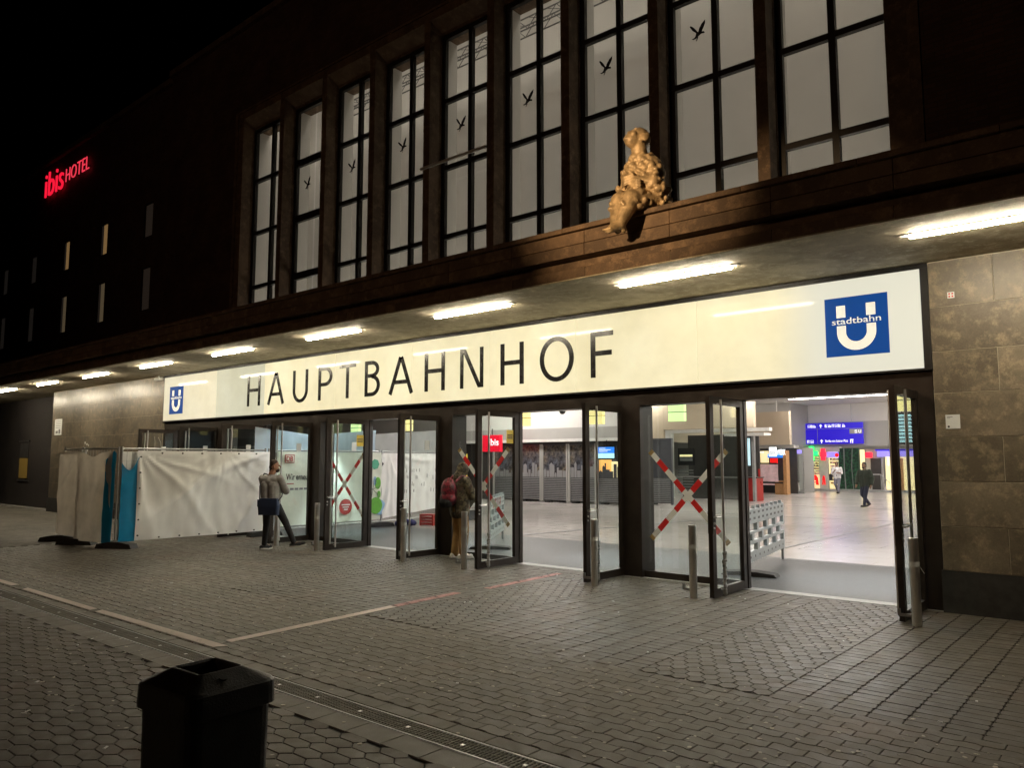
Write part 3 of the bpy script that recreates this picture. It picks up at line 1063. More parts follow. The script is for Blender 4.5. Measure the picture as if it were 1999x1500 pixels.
# hotel wing to the left
Hh = thing('hotel_building', 'unlit brick hotel wing with narrow lit windows left of the tall station windows', 'hotel', (-36, 2, 4.5))
def hp(name, mat, x0, x1, y0, y1, z0, z1, parent=None):
    mb = MB((-36, 2, 4.5)); mb.use(mat).box(x0, x1, y0, y1, z0, z1)
    return mb.build(name, Hh if parent is None else parent)
cols = [-25.55, -29.4, -33.2, -37.0, -40.8, -44.6]
rws = [(7.1, 8.72), (9.8, 11.1), (12.0, 12.9)]
edges = [-24.001]
for c in cols:
    edges += [c + .36, c - .36]
edges.append(-60)
for a, b in zip(edges[0::2], edges[1::2]):
    hp('wall', M['brick'], b, a, 2.0, 2.5, 4.5, 15.1)
for c in cols:
    zs = [4.5, 7.1, 8.72, 9.8, 11.1, 15.1]
    for a, b in zip(zs[0::2], zs[1::2]):
        hp('wall', M['brick'], c - .36, c + .36, 2.002, 2.498, a, b)
for ci, c in enumerate(cols):
    for ri, (z0, z1) in enumerate(rws[:2]):
        mb = MB((-36, 2, 4.5)); mb.use(M['bronze'])
        mb.box(c - .359, c - .31, 2.012, 2.05, z0, z1); mb.box(c + .31, c + .359, 2.012, 2.05, z0, z1)
        mb.box(c - .309, c + .309, 2.012, 2.05, z0, z0 + .05); mb.box(c - .309, c + .309, 2.012, 2.05, z1 - .05, z1)
        fr = mb.build('window', Hh)
        mt = M['hotel_dark'] if ci in (0, 5) else (M['hotel_win'] if ri == 1 else M['hotel_dim'])
        if ci in (3, 4): mt = M['hotel_dark']
        mb = MB((-36, 2, 4.5)); mb.use(M['win_glass']).box(c - .31, c + .31, 2.03, 2.034, z0 + .05, z1 - .05)
        mb.build('pane', fr)
        mb = MB((-36, 2, 4.5)); mb.use(mt).box(c - .12, c + .31, 2.052, 2.06, z0 + .05, z1 - .05)
        mb.build('curtain', fr)
        mb = MB((-36, 2, 4.5)); mb.use(M['hotel_dark']).box(c - .31, c - .125, 2.052, 2.06, z0 + .05, z1 - .05); mb.build('curtain', fr)
hp('roof_edge', M['fascia'], -60, -24, 1.85, 2.6, 15.102, 15.3)
# hotel neon sign
hs = thing('hotel_sign', 'red neon letters high on the dark hotel wall', 'sign', (-33.3, 1.9, 13.6))
text('letter', 'ibis', M['neon_red'], (-2.45, 0, -.08), 0, 1.12, 2.1, hs, .05, bold=-.004)
text('letter', 'HOTEL', M['neon_thin'], (-.10, 0, .12), 0, .58, 2.45, hs, .03, bold=-.018)
for x in (-2.2, -1.5, -.9, -.5, .1, .7, 1.2, 1.8, 2.2):
    mb = MB(); mb.use(M['black_metal']).tube((x, 0, .3), (x, .10, .3), .015, seg=6); mb.build('fixing', hs)

# ------------------------------------------------------------------ lit station sign
S = thing('station_sign', 'long backlit cream sign box reading HAUPTBAHNHOF in dark letters above the doors', 'sign', (-9.75, 0, 2.84))
SO = (-9.75, 0, 2.84)
def sb(name, mat, *b, parent=S):
    mb = MB(SO); mb.use(mat).box(*b); return mb.build(name, parent)
sb('sign_box', M['bronze'], -19.53, .085, .035, .36, 2.842, 4.155)
sb('frame', M['black_metal'], -19.53, .088, -.012, .034, 4.098, 4.152)
sb('frame', M['black_metal'], -19.53, .088, -.02, .034, 2.842, 2.868)
sb('frame', M['black_metal'], .004, .088, -.012, .034, 2.869, 4.097)
jx = [-19.52, -16.63, -14.38, -11.61, -9.14, -7.08, -5.16, -2.98, 0.0]
jm = ['face_left', 'face_dull', 'face', 'face', 'face', 'face', 'face', 'face_right']
for a, b, mt in zip(jx, jx[1:], jm):
    mb = MB(); mb.use(M[mt]).box(a + .006, b - .006, 0, .03, 2.872, 4.094)
    o = mb.build('lit_panel', S, loc=(9.75, 0, -2.84))
# letters drawn as strokes
def stroke(mb, p, q, w, wq=None):
    p, q = Vector(p), Vector(q); d = (q - p).normalized(); n = Vector((-d.y, d.x))
    wq = w if wq is None else wq
    mb.prism([tuple(p - n * w / 2), tuple(q - n * wq / 2), tuple(q + n * wq / 2), tuple(p + n * w / 2)], .001, .014, FR_XZ(0))
def arc(mb, cx, cz, rx, rz, a0, a1, w, n=16, wz=None):
    wz = w if wz is None else wz
    pts = [(cx + rx * cos(rad(a0 + (a1 - a0) * i / n)), cz + rz * sin(rad(a0 + (a1 - a0) * i / n))) for i in range(n + 1)]
    inn = [(cx + (rx - w) * cos(rad(a0 + (a1 - a0) * i / n)), cz + (rz - wz) * sin(rad(a0 + (a1 - a0) * i / n))) for i in range(n + 1)]
    for i in range(n):
        mb.prism([pts[i], pts[i + 1], inn[i + 1], inn[i]], .001, .014, FR_XZ(0))
ZB, ZT = 3.085, 3.825
V_, H_ = .088, .078
def letter(ch, x0, x1):
    mb = MB(SO); mb.use(M['letter'])
    zm = (ZB + ZT) / 2
    bx = lambda a, b, c, d: mb.box(a, b, -.014, -.001, c, d)
    if ch == 'H':
        bx(x0, x0 + V_, ZB, ZT); bx(x1 - V_, x1, ZB, ZT); bx(x0 + V_, x1 - V_, zm - .02, zm + H_ - .02)
    elif ch == 'A':
        xm = (x0 + x1) / 2
        stroke(mb, (x0 + .045, ZB), (xm - .012, ZT), .088); stroke(mb, (x1 - .045, ZB), (xm + .012, ZT), .088)
        bx(x0 + .17, x1 - .17, ZB + .20, ZB + .20 + H_)
        bx(xm - .06, xm + .06, ZT - .05, ZT + .001)
    elif ch == 'U':
        r = (x1 - x0) / 2
        bx(x0, x0 + V_, ZB + .28, ZT); bx(x1 - V_, x1, ZB + .28, ZT)
        arc(mb, x0 + r, ZB + .28, r, .29, 180, 360, V_, 18, H_)
    elif ch in 'PB':
        bx(x0, x0 + V_, ZB, ZT)
        if ch == 'P':
            h = .43; zc = ZT - h / 2
            bx(x0 + V_, x0 + .24, ZT - H_, ZT); bx(x0 + V_, x0 + .24, ZT - h, ZT - h + H_)
            arc(mb, x0 + .24, zc, x1 - x0 - .24, h / 2, -90, 90, V_, 14, H_)
        else:
            h1 = .35; h2 = ZT - ZB - h1 + .06
            bx(x0 + V_, x0 + .22, ZT - H_, ZT); bx(x0 + V_, x0 + .22, ZT - h1, ZT - h1 + H_); bx(x0 + V_, x0 + .22, ZB, ZB + H_)
            arc(mb, x0 + .22, ZT - h1 / 2, x1 - x0 - .25, h1 / 2, -90, 90, V_, 14, H_)
            arc(mb, x0 + .22, ZB + h2 / 2, x1 - x0 - .22, h2 / 2, -90, 90, V_, 14, H_)
    elif ch == 'T':
        bx(x0, x1, ZT - H_, ZT); xm = (x0 + x1) / 2; bx(xm - V_ / 2, xm + V_ / 2, ZB, ZT - H_)
    elif ch == 'N':
        bx(x0, x0 + V_ * .9, ZB, ZT); bx(x1 - V_ * .9, x1, ZB, ZT)
        mb.prism([(x0 + .04, ZT), (x0 + .13, ZT), (x1 - .04, ZB), (x1 - .13, ZB)], .002, .0145, FR_XZ(0))
    elif ch == 'O':
        arc(mb, (x0 + x1) / 2, zm, (x1 - x0) / 2, (ZT - ZB) / 2 + .012, 0, 360, V_, 36, H_)
    elif ch == 'F':
        bx(x0, x0 + V_, ZB, ZT); bx(x0 + V_, x1, ZT - H_, ZT); bx(x0 + V_, x1 - .03, zm - .02, zm + H_ - .02)
    mb.build('letter', S)
for ch, a, b in [('H', -15.12, -14.55), ('A', -14.23, -13.53), ('U', -13.18, -12.6), ('P', -12.2, -11.70), ('T', -11.44, -10.89), ('B', -10.58, -10.1), ('A', -9.82, -9.09), ('H', -8.76, -8.21), ('N', -7.8, -7.22), ('H', -6.8, -6.27), ('O', -5.91, -5.20), ('F', -4.86, -4.43)]:
    letter(ch, a, b)
# underground logos
def u_logo(x0, z0, s):
    mb = MB(SO); mb.use(M['logo_blue']).box(x0, x0 + s, -.008, -.001, z0, z0 + s)
    lo = mb.build('underground_logo', S)
    X = lambda f: x0 + f * s
    Z = lambda f: z0 + (1 - f) * s
    for a, b in ((.19, .335), (.665, .81)):
        w = MB(SO); w.use(M['logo_white']).box(X(a), X(b), -.012, -.0085, Z(.345), Z(.14)); w.build('logo_stroke', lo)
    w = MB(SO); w.use(M['logo_white'])
    n = 24; R, r = .31, .165
    outer = [(X(.19), Z(.485))] + [(X(.5 + R * cos(pi + pi * i / n)), Z(.60) + R * s * sin(pi + pi * i / n)) for i in range(n + 1)] + [(X(.81), Z(.485))]
    inner = [(X(.335), Z(.485))] + [(X(.5 + r * cos(pi + pi * i / n)), Z(.60) + r * s * sin(pi + pi * i / n)) for i in range(n + 1)] + [(X(.665), Z(.485))]
    m_ = len(outer)
    vs = [(u, -.0085, v) for u, v in outer + inner] + [(u, -.012, v) for u, v in outer + inner]
    fs = []
    for i in range(m_ - 1):
        fs += [(i, i + 1, m_ + i + 1, m_ + i), (2 * m_ + i, 3 * m_ + i, 3 * m_ + i + 1, 2 * m_ + i + 1), (i, 2 * m_ + i, 2 * m_ + i + 1, i + 1), (m_ + i, m_ + i + 1, 3 * m_ + i + 1, 3 * m_ + i)]
    fs += [(0, m_, 3 * m_, 2 * m_), (m_ - 1, 3 * m_ - 1, 4 * m_ - 1, 2 * m_ - 1)]
    w._add(vs, fs)
    w.build('logo_stroke', lo)
    text('logo_word', 'stadtbahn', M['logo_white'], (x0 + .11 * s - SO[0], -.008, Z(.46) - SO[2]), 0, .105 * s, .78 * s, lo, .003, bold=.006)
u_logo(-1.142, 3.095, .768)
u_logo(-19.157, 3.045, .768)

# ------------------------------------------------------------------ canopy lights
names = ['rightmost', 'second from the right', 'third from the right', 'fourth from the right', 'fifth from the right', 'sixth from the right', 'seventh from the right', 'eighth from the right', 'ninth from the right', 'tenth from the right']
body = MB(); body.use(M['dirty_white']).prism([(-.055, .0), (.055, .0), (.045, -.012), (-.045, -.012)], -.90, .90, lambda u, v, h: (h, u, v))
bm_ = body.mesh('lamp_body')
dif = MB(); dif.use(M['tube']).prism([(-.030, -.013), (.030, -.013), (.030, -.038), (.020, -.046), (-.020, -.046), (-.030, -.038)], -.80, .80, lambda u, v, h: (h, u, v))
dm_ = dif.mesh('diffuser')
for i in range(10):
    xx = 1.03 - 3.615 * i
    t = thing('ceiling_light', names[i] + ' of the long fluorescent lights under the canopy', 'light', (xx, -1.42, 4.16), 0, 'fluorescent lights under the canopy')
    link_copy(bm_, 'lamp_body', t); link_copy(dm_, 'diffuser', t)
# cameras, plaques, stickers on the stone
cc = thing('security_camera', 'small pale security camera in the corner above the left end of the sign', 'camera', (-19.62, -.12, 4.15))
mb = MB(); mb.use(M['white_paint']).box(-.02, .02, -.02, .02, -.06, .0); mb.build('bracket', cc)
mb = MB(); mb.use(M['white_paint']).tube((-.10, -.06, -.10), (.12, .04, -.07), .045, seg=12); mb.use(M['black_metal']).tube((-.11, -.064, -.102), (-.10, -.06, -.10), .035, seg=12); mb.build('camera_body', cc)
pl = thing('info_plaque', 'small white square plaque with a dot on the stone right of the doors', 'plaque', (.2, -.004, 2.13))
mb = MB(); mb.use(M['paper']).box(0, .15, -.008, .0, 0, .165); mb.build('plate', pl)
mb = MB(); mb.use(M['print_grey']).box(.015, .075, -.0095, -.0082, .135, .142); mb.box(.015, .05, -.0095, -.0082, .122, .127); mb.build('print', pl)
mb = MB(); mb.use(M['print_black']).tube((.03, -.0082, .025), (.03, -.0095, .025), .012, seg=12); mb.build('dot', pl)
st = thing('wall_sticker', 'tiny white and red sticker high on the stone right of the sign', 'sticker', (.29, -.003, 3.685))
mb = MB(); mb.use(M['paper']).box(0, .075, -.005, 0, 0, .075); mb.build('backing', st)
mb = MB(); mb.use(M['red_tape'])
for a, b in ((.012, .012), (.045, .012), (.012, .045), (.045, .045)): mb.box(a, a + .018, -.0065, -.0052, b, b + .018)
mb.build('print', st)
nt_ = thing('notice_plate', 'white house rules notice on the stone at the far left end', 'notice', (-27.5, -.004, 2.64))
mb = MB(); mb.use(M['paper']).box(0, .62, -.012, 0, 0, .55); mb.build('plate', nt_)
mb = MB(); mb.use(M['print_grey'])
for k in range(5): mb.box(.08, .52, -.0135, -.0122, .48 - k * .06, .495 - k * .06)
mb.box(.10, .30, -.0135, -.0122, .05, .14); mb.box(.36, .5, -.0135, -.0122, .04, .2); mb.build('print', nt_)
gf = MB((-24.9, 0, 2.2)); gf.use(M['paper'])
for dx, dz, w, h in ((0, .10, .10, .07), (.14, .06, .12, .05), (.02, -.1, .08, .07), (.2, -.14, .10, .08), (.12, -.25, .06, .05), (.3, .02, .05, .06)):
    gf.box(-24.9 + dx, -24.9 + dx + w, -.004, -.001, 2.2 + dz, 2.2 + dz + h)
tag(gf.build('sticker_remains'), 'torn white sticker scraps on the left stone wall', 'sticker')
ps = thing('poster', 'dim yellow poster on the dark wall at the far left', 'poster', (-32.85, .60, .95))
mb = MB(); mb.use(M['poster_dim']).box(.1, 1.0, -.01, 0, .12, .9); mb.build('sheet', ps)
mb = MB(); mb.use(M['hall_dark']).box(.1, 1.0, -.01, 0, .92, 1.5); mb.build('upper_sheet', ps)
for z0_, z1_ in ((0, .08), (1.54, 1.6)):
    mb = MB(); mb.use(M['hall_dark']).box(0, 1.1, -.03, .01, z0_, z1_); mb.build('frame_rail', ps)

# ------------------------------------------------------------------ door leaves
def leaf_meshes():
    d = {}
    mb = MB(); mb.use(M['bronze'])
    mb.box(-.03, .03, -.10, 0, .012, 2.60); mb.box(-.03, .03, -1.05, -.95, .012, 2.60)
    mb.box(-.029, .029, -.95, -.10, 2.50, 2.599); mb.box(-.029, .029, -.95, -.10, .013, .12)
    d['frame'] = mb.mesh('door_leaf')
    mb = MB(); mb.use(M['glass']).box(-.006, .006, -.951, -.099, .119, 2.501); d['glass'] = mb.mesh('glass')
    mb = MB(); mb.use(M['steel']).tube((.085, -.84, .06), (.085, -.84, 2.56), .017, seg=12)
    for z in (.10, 1.05, 2.50): mb.tube((.03, -.96 if z == 1.05 else -.84, z), (.085, -.84, z), .008, seg=8)
    d['bar'] = mb.mesh('pull_bar')
    mb = MB(); mb.use(M['steel']).box(-.034, .034, -1.04, -.985, .80, 1.12); mb.tube((0, -1.02, 1.05), (.06, -1.02, 1.05), .012); mb.tube((.06, -1.02, 1.05), (.06, -.88, 1.05), .010)
    d['lock'] = mb.mesh('lock_plate')
    mb = MB(); mb.use(M['bronze']).box(-.036, .036, -1.046, -.99, .82, 1.10); mb.use(M['steel']).tube((.03, -1.02, 1.03), (.075, -1.02, 1.03), .012, seg=8); mb.tube((.075, -1.025, 1.03), (.075, -.88, 1.03), .010, seg=8); mb.tube((.03, -1.02, .95), (.05, -1.02, .95), .013, seg=8); mb.tube((.03, -1.02, .89), (.048, -1.02, .89), .012, seg=8)
    d['lock'] = mb.mesh('lock')
    mb = MB(); mb.use(tarp('crumpled_plastic_film', (.70, .72, .72), .3, .5, .05))
    for k in range(30): mb.ell((.085 + random.uniform(-.008, .008), -.84 + random.uniform(-.008, .008), .06 + k * .018), (random.uniform(.018, .034), random.uniform(.018, .034), random.uniform(.015, .04)), 8, 5)
    d['wrap'] = mb.mesh('plastic_wrap', True)
    mb = MB(); mb.use(M['paper']).box(.008, .0095, -.42, -.30, 1.95, 2.13); d['notice'] = mb.mesh('paper_notice')
    return d
LM = leaf_meshes()
yst = MB(); yst.use(M['yellow']).box(.0075, .009, -.30, -.12, 2.05, 2.28); YST = yst.mesh('yellow_sticker')
yp = MB(); yp.use(M['print_black'])
for k in range(3): yp.box(.0092, .0102, -.28, -.14, 2.19 - k * .03, 2.205 - k * .03)
YPT = yp.mesh('sticker_print')
def leaf(x, side, wrap, notice, sticker):
    """side +1: leaf whose pull bars face right"""
    o = link_copy(LM['frame'], 'door_leaf', B, (x, .06, 0), (0, 0, random.uniform(-.015, .015)))
    o['label'] = 'bronze framed glass door leaf standing open'
    link_copy(LM['glass'], 'glass', o)
    link_copy(LM['bar'], 'pull_bar', o)
    b2 = link_copy(LM['bar'], 'pull_bar', o); b2.scale = (-1, 1, 1)
    link_copy(LM['lock'], 'lock', o)
    if wrap: link_copy(LM['wrap'], 'plastic_wrap', o)
    if notice: link_copy(LM['notice'], 'paper_notice', o)
    if sticker:
        link_copy(YST, 'yellow_sticker', o); link_copy(YPT, 'sticker_print', o)
for i in range(5):
    leaf(HR[i], 1, i in (0, 1), i >= 2, False)
    leaf(HL[i] + .03, 1, i in (0, 1), i >= 2, i in (1, 2))

# bollards that hold the leaves
def bollard(x, label):
    t = thing('bollard', label, 'bollard', (x, -1.06, 0), random.uniform(-.2, .2), 'steel bollards holding the door leaves')
    mb = MB(); mb.use(M['steel']).tube((0, 0, -.02), (0, 0, .92), .05, seg=24); mb.tube((0, 0, .92), (0, 0, .926), .05, .046, seg=24)
    mb.build('post', t, smooth=False)
    mb = MB(); mb.use(M['white_tape']).tube((0, 0, .62), (0, 0, .675), .0515, seg=24); mb.tube((.05, -.01, .63), (.10, -.05, .56), .004, seg=5); mb.build('cable_tie', t)
    mb = MB(); mb.use(M['galv']).box(-.19, .0, .02, .05, .08, .11); mb.box(-.19, -.16, .02, .05, .08, .16); mb.build('bracket', t)
bl = [(.03, 'shiny steel bollard beside the rightmost door leaf'), (-2.58, 'steel bollard in front of the leaf left of the red white cross'), (-4.11, 'steel bollard at the leaf in the middle of the doors'),
      (-6.66, 'steel bollard in front of the person with the backpack'), (-8.13, 'steel bollard between the white banner and the backpack person'), (-10.66, 'steel bollard just right of the standing man'),
      (-12.05, 'steel bollard right behind the legs of the standing man'), (-14.7, 'steel bollard hidden behind the white tarpaulin fence')]
for x, lb in bl[:7]: bollard(x, lb)

# barrier tape crosses on the side lights
def tape_cross(x0, x1, z0, z1, y, label, phase=0):
    t = thing('tape_cross', label, 'barrier tape', ((x0 + x1) / 2, y, (z0 + z1) / 2), 0, 'red and white tape crosses on the glass')
    for lay_, (p, q) in enumerate((((x0, z1), (x1, z0)), ((x0, z0), (x1, z1)))):
        p, q = Vector(p), Vector(q); d = q - p; n = 9; u = d.normalized(); nn = Vector((-u.y, u.x)) * .042
        c = Vector(((x0 + x1) / 2, (z0 + z1) / 2))
        for k in range(n):
            a = p + d * (k / n) - c; b = p + d * ((k + 1) / n) - c
            red = (k + phase) % 2 == 0
            mb = MB(); mb.use(M['red_tape'] if red else M['white_tape'])
            mb.prism([tuple(a - nn), tuple(b - nn), tuple(b + nn), tuple(a + nn)], lay_ * .003, lay_ * .003 + .002, FR_XZ(0))
            mb.build('red_strip' if red else 'white_strip', t)
        for e in (p, q):
            e = e - c
            s_ = u * (.06 if (e - (p - c)).length < .01 else -.06)
            mb = MB(); mb.use(plain('brown_parcel_tape', (.34, .24, .10), .35))
            a = e; b = e + s_
            mb.prism([tuple(a - nn * 1.02), tuple(b - nn * 1.02), tuple(b + nn * 1.02), tuple(a + nn * 1.02)], lay_ * .003 + .002, lay_ * .003 + .0045, FR_XZ(0))
            mb.build('fixing_tape', t)
tape_cross(-3.86, -2.62, .58, 1.90, .108, 'large red and white tape cross on the glass right of the middle doors', 1)
tape_cross(-7.93, -6.70, .62, 1.97, .108, 'red and white tape cross on the glass behind the person with the backpack', 1)
tape_cross(-11.98, -10.70, .60, 1.90, .108, 'red and white tape cross in front of the printed white banner', 1)

# ------------------------------------------------------------------ hall interior
fl = MB(); fl.use(M['hall_floor']).box(-45, 26, .205, 62, -.2, -.004)
struct(fl.build('hall_floor'))
mt = MB(); mt.use(M['mat']).box(-19.3, .0, .21, 3.75, -.003, .004)
struct(mt.build('entrance_mat'))
ds = MB(); ds.use(M['hall_dark'])
def stripe(p, q, w=.09, z=.0005):
    p, q = Vector(p), Vector(q); n = (q - p).normalized(); n = Vector((-n.y, n.x)) * w
    vs = [(*(p + n), z), (*(q + n), z), (*(q - n), z), (*(p - n), z)]
    ds._add(vs + [(a, b, c - .003) for a, b, c in vs], [(0, 1, 2, 3), (0, 4, 5, 1), (1, 5, 6, 2), (2, 6, 7, 3), (3, 7, 4, 0)])
stripe((-9.75, 3.8), (-8.2, 14.2), .10); stripe((-3.9, 3.8), (-3.9, 40), .04)
for yy in (14.0, 20.0, 27.0): stripe((-20, yy + .5), (15, yy), .05)
struct(ds.build('floor_stripe'))
HZ = 5.1
hw = lambda name, mat, *b: struct(obox(name, mat, *b))
hw('hall_ceiling', M['hall_white'], -45, 26, .45, 62, HZ, HZ + .2)
hw('hall_wall', M['hall_grey'], -45, 26, 60, 60.3, -.1, HZ)
hw('hall_wall', M['hall_grey'], 25.7, 26, .45, 59.9, -.1, HZ)
hw('hall_wall', M['hall_dark'], -45, -44.7, .45, 59.9, -.1, HZ)
# wall above the shutters at the left
hw('hall_wall', M['hall_white'], -44, -14.3, 16.45, 16.8, 3.15, HZ - .002)
hw('hall_ledge', M['hall_grey'], -44, -14.3, 16.0, 16.44, 2.68, 3.14)
hw('hall_ledge', M['white_paint'], -44, -14.3, 15.96, 16.44, 2.56, 2.675)
hw('hall_wall', M['hall_dark'], -44, -21.5, 16.3, 16.6, -.1, 2.55)
hw('shop_back_wall', M['hall_dark'], -21.4, -14.4, 17.6, 17.7, -.1, 3.1)
# upper wall over the shop row, and the far wall band
hw('hall_wall', M['beige'], -17.2, -16.4, 22.9, 31.0, 2.7, HZ - .002)
hw('hall_wall', M['beige'], -16.39, -11.9, 22.9, 23.2, 3.25, HZ - .002)
hw('hall_wall', M['hall_grey'], -18, -14.4, 33.9, 37.2, 2.62, HZ - .002)
hw('hall_wall', M['hall_grey'], -14.39, 6, 36.9, 37.2, 2.62, 4.05)
hw('hall_wall', M['hall_white'], -14.39, 6, 36.9, 37.2, 4.052, HZ - .002)
M['beam'] = M['hall_grey']
hw('hall_beam', M['beige'], -16.3, -13.2, 30.6, 30.9, 2.62, 4.4)
# ceiling lights
k = 0
for yy in (6.5, 14.5, 22.5, 30.5, 38.5, 47.0):
    for xx in (-19, -10.5, -2.0, 7.0):
        l = obox('ceiling_light', M['hall_light'], xx - 2.6, xx + 2.6, yy - .22, yy + .22, HZ - .09, HZ - .001)
        tag(l, 'white strip light in the hall ceiling, %s row behind the doors, %s' % (dict(zip((6.5, 14.5, 22.5, 30.5, 38.5, 47.0), ('first', 'second', 'third', 'fourth', 'fifth', 'last')))[yy], dict(zip((-19, -10.5, -2.0, 7.0), ('far left', 'left', 'right', 'far right')))[xx]), 'light', 'strip lights in the hall ceiling')
for i, xx in enumerate((-1.6, -5.6, -9.6, -13.6, -17.6)):
    l = obox('vestibule_light', M['vest_light'], xx - .55, xx + .55, 1.10, 1.17, 3.02, 3.08)
    tag(l, 'cold white tube above the door mat, number %s bay from the right' % ['first', 'second', 'third', 'fourth', 'fifth'][i], 'light', 'cold tubes above the door mat')
for i, xx in enumerate((-1.25, -5.4, -9.5, -13.5, -17.6)):
    d_ = bpy.data.lights.new('vestibule_downlight', 'SPOT')
    d_.energy = 650; d_.color = (.82, .95, 1.0); d_.spot_size = rad(52); d_.spot_blend = .7; d_.shadow_soft_size = .06
    o_ = bpy.data.objects.new('vestibule_downlight', d_); COL.objects.link(o_); o_.location = (xx, 1.75, 3.05)
hw('vestibule_ceiling', M['hall_white'], -19.5, .4, .45, 2.2, 3.09, 3.15)
# hanging lit boxes
for i, (xx, zz, mtl, lb) in enumerate(((-.98, 2.69, 'exit_yellow', 'yellow lit box seen through the rightmost door'), (-5.16, 2.66, 'exit_green', 'greenish lit box above the large tape cross'), (-7.06, 2.66, 'exit_yellow', 'yellow lit box seen through the middle leaf'),
                                       (-9.08, 2.68, 'exit_yellow', 'bright yellow lit box left of the middle leaf'), (-13.03, 2.66, 'exit_yellow', 'yellow lit box above the printed banner'), (-15.16, 2.62, 'exit_green', 'pale green lit box above the left tape cross'))):
    t = thing('lit_box', lb, 'lit sign', (xx, 3.4, zz), 0, 'lit boxes hung behind the doors')
    mb = MB(); mb.use(M[mtl]).box(-.17, .17, -.05, .05, -.13, .04); mb.build('lit_panel', t)
    mb = MB(); mb.use(M[mtl]).box(-.17, .17, -.05, .05, .055, .20); mb.build('lit_panel', t)
    mb = MB(); mb.use(M['black_metal']).box(-.18, .18, -.045, .045, .041, .054); mb.tube((0, 0, .2), (0, 0, .39), .01); mb.build('hanger', t)
# advert shutters: printed photo, frosted skyline, slats
def shutter(x0, x1, y, h, label, kind=0):
    t = thing('advert_shutter', label, 'shutter', ((x0 + x1) / 2, y, 0), 0, 'printed shutters along the left of the hall')
    w = (x1 - x0) / 2
    P = lambda n, m, *b: obox(n, m, *b, parent=t)
    P('post', M['cabinet'] if kind else M['hall_grey'], -w, -w + .07, -.06, .06, .01, h); P('post', M['cabinet'] if kind else M['hall_grey'], w - .07, w, -.06, .06, .01, h)
    P('top_rail', M['cabinet'], -w + .071, w - .071, -.05, .05, h - .06, h - .001)
    P('foot', M['black_rubber'], -w + .2, -w + .5, -.1, .1, .0, .05)
    if kind == 0: P('printed_photo', M['tree_photo'], -w + .071, w - .071, .0, .02, 1.06, h - .061)
    elif kind == 1: P('printed_photo', M['cabinet'], -w + .071, w - .071, .0, .02, 1.06, h - .061)
    elif kind == 2:
        P('lit_advert', M['advert'], -w + .071, 0, .03, .05, 1.08, h - .35); P('lit_advert', M['shop_warm'], 0.01, w - .071, .03, .05, 1.08, h - .75)
        P('printed_photo', M['tree_photo'], -w + .071, w - .071, .06, .08, 1.06, h - .061)
    # skyline
    x = -w + .08; sk = MB(); sk.use(M['sil'] if kind == 0 else M['cabinet'])
    while x < w - .12:
        bw = random.uniform(.06, .20); bh = random.uniform(.12, .62)
        e = min(x + bw, w - .075)
        sk.box(x, e, -.012, -.002, 1.06, 1.06 + bh)
        if random.random() < .4: sk.prism([(x, 1.06 + bh), (e, 1.06 + bh), ((x + e) / 2, 1.06 + bh + .08)], .002, .012, FR_XZ(0))
        x = e + random.choice((0.002, .03))
    sk.build('skyline', t)
    for k in range(13):
        z = .10 + k * .074
        mb = MB(); mb.use(M['slat']).box(-w + .072, w - .072, -.02, .005, z, z + .044); mb.build('slat', t)
    P('backing', M['hall_dark'], -w + .072, w - .072, .03, .04, .06, 1.055)
for i, (a, b, kd, lb) in enumerate(((-21.4, -20.04, 0, 'leftmost printed shutter with bare trees'), (-20.0, -18.62, 0, 'printed shutter with golden tree and frosted skyline'), (-18.58, -17.2, 0, 'printed shutter with blue dusk trees and frosted skyline'),
                                    (-17.16, -15.76, 0, 'printed shutter partly behind the middle door leaf'), (-15.72, -14.4, 2, 'shutter in front of a lit orange advert'))):
    shutter(a, b, 16.2, 2.47, lb, kd)
shutter(-14.25, -13.0, 17.5, 2.66, 'dark anthracite shutter cabinet right of the blue screen', 1)
sc_ = thing('info_screen', 'small hanging screen with blue and pale lines', 'screen', (-14.95, 15.7, 1.8))
mb = MB(); mb.use(M['black_metal']).box(-.45, .45, 0, .08, 0, .56); mb.tube((0, .04, .56), (0, .04, .78), .02); mb.build('housing', sc_)
mb = MB(); mb.use(M['screen_blue']).box(-.38, .38, -.012, -.001, .26, .50); mb.build('screen', sc_)
mb = MB(); mb.use(M['screen_pale']).box(-.38, .38, -.012, -.001, .06, .255); mb.build('screen', sc_)
mb = MB(); mb.use(M['sign_white'])
for k, w in enumerate((.3, .55, .4)): mb.box(-.33, -.33 + w, -.016, -.013, .44 - k * .06, .46 - k * .06)
mb.build('screen_text', sc_)
ib = thing('hotel_cube_sign', 'red lit hanging sign seen through the leaf with the yellow sticker', 'sign', (-20.4, 15.0, 2.15))
mb = MB(); mb.use(M['ibis_red']).box(-.50, .50, -.1, .1, 0, .72); mb.build('lit_panel', ib)
text('letter', 'ibis', M['sign_white'], (-.10, -.11, .26), 0, .30, .56, ib, .004, bold=.02)
mb = MB(); mb.use(M['black_metal']).tube((0, 0, .72), (0, 0, 1.0), .02); mb.build('hanger', ib)
ya = thing('yellow_advert_pillar', 'yellow lit advert column behind the person with the backpack', 'advert', (-21.3, 14.0, 0))
mb = MB(); mb.use(M['hall_dark']).box(-.5, .9, 0, .3, 0, 2.3); mb.build('housing', ya)
mb = MB(); mb.use(M['advert_yellow']).box(-.42, .35, -.02, -.001, .9, 2.05); mb.build('lit_panel', ya)
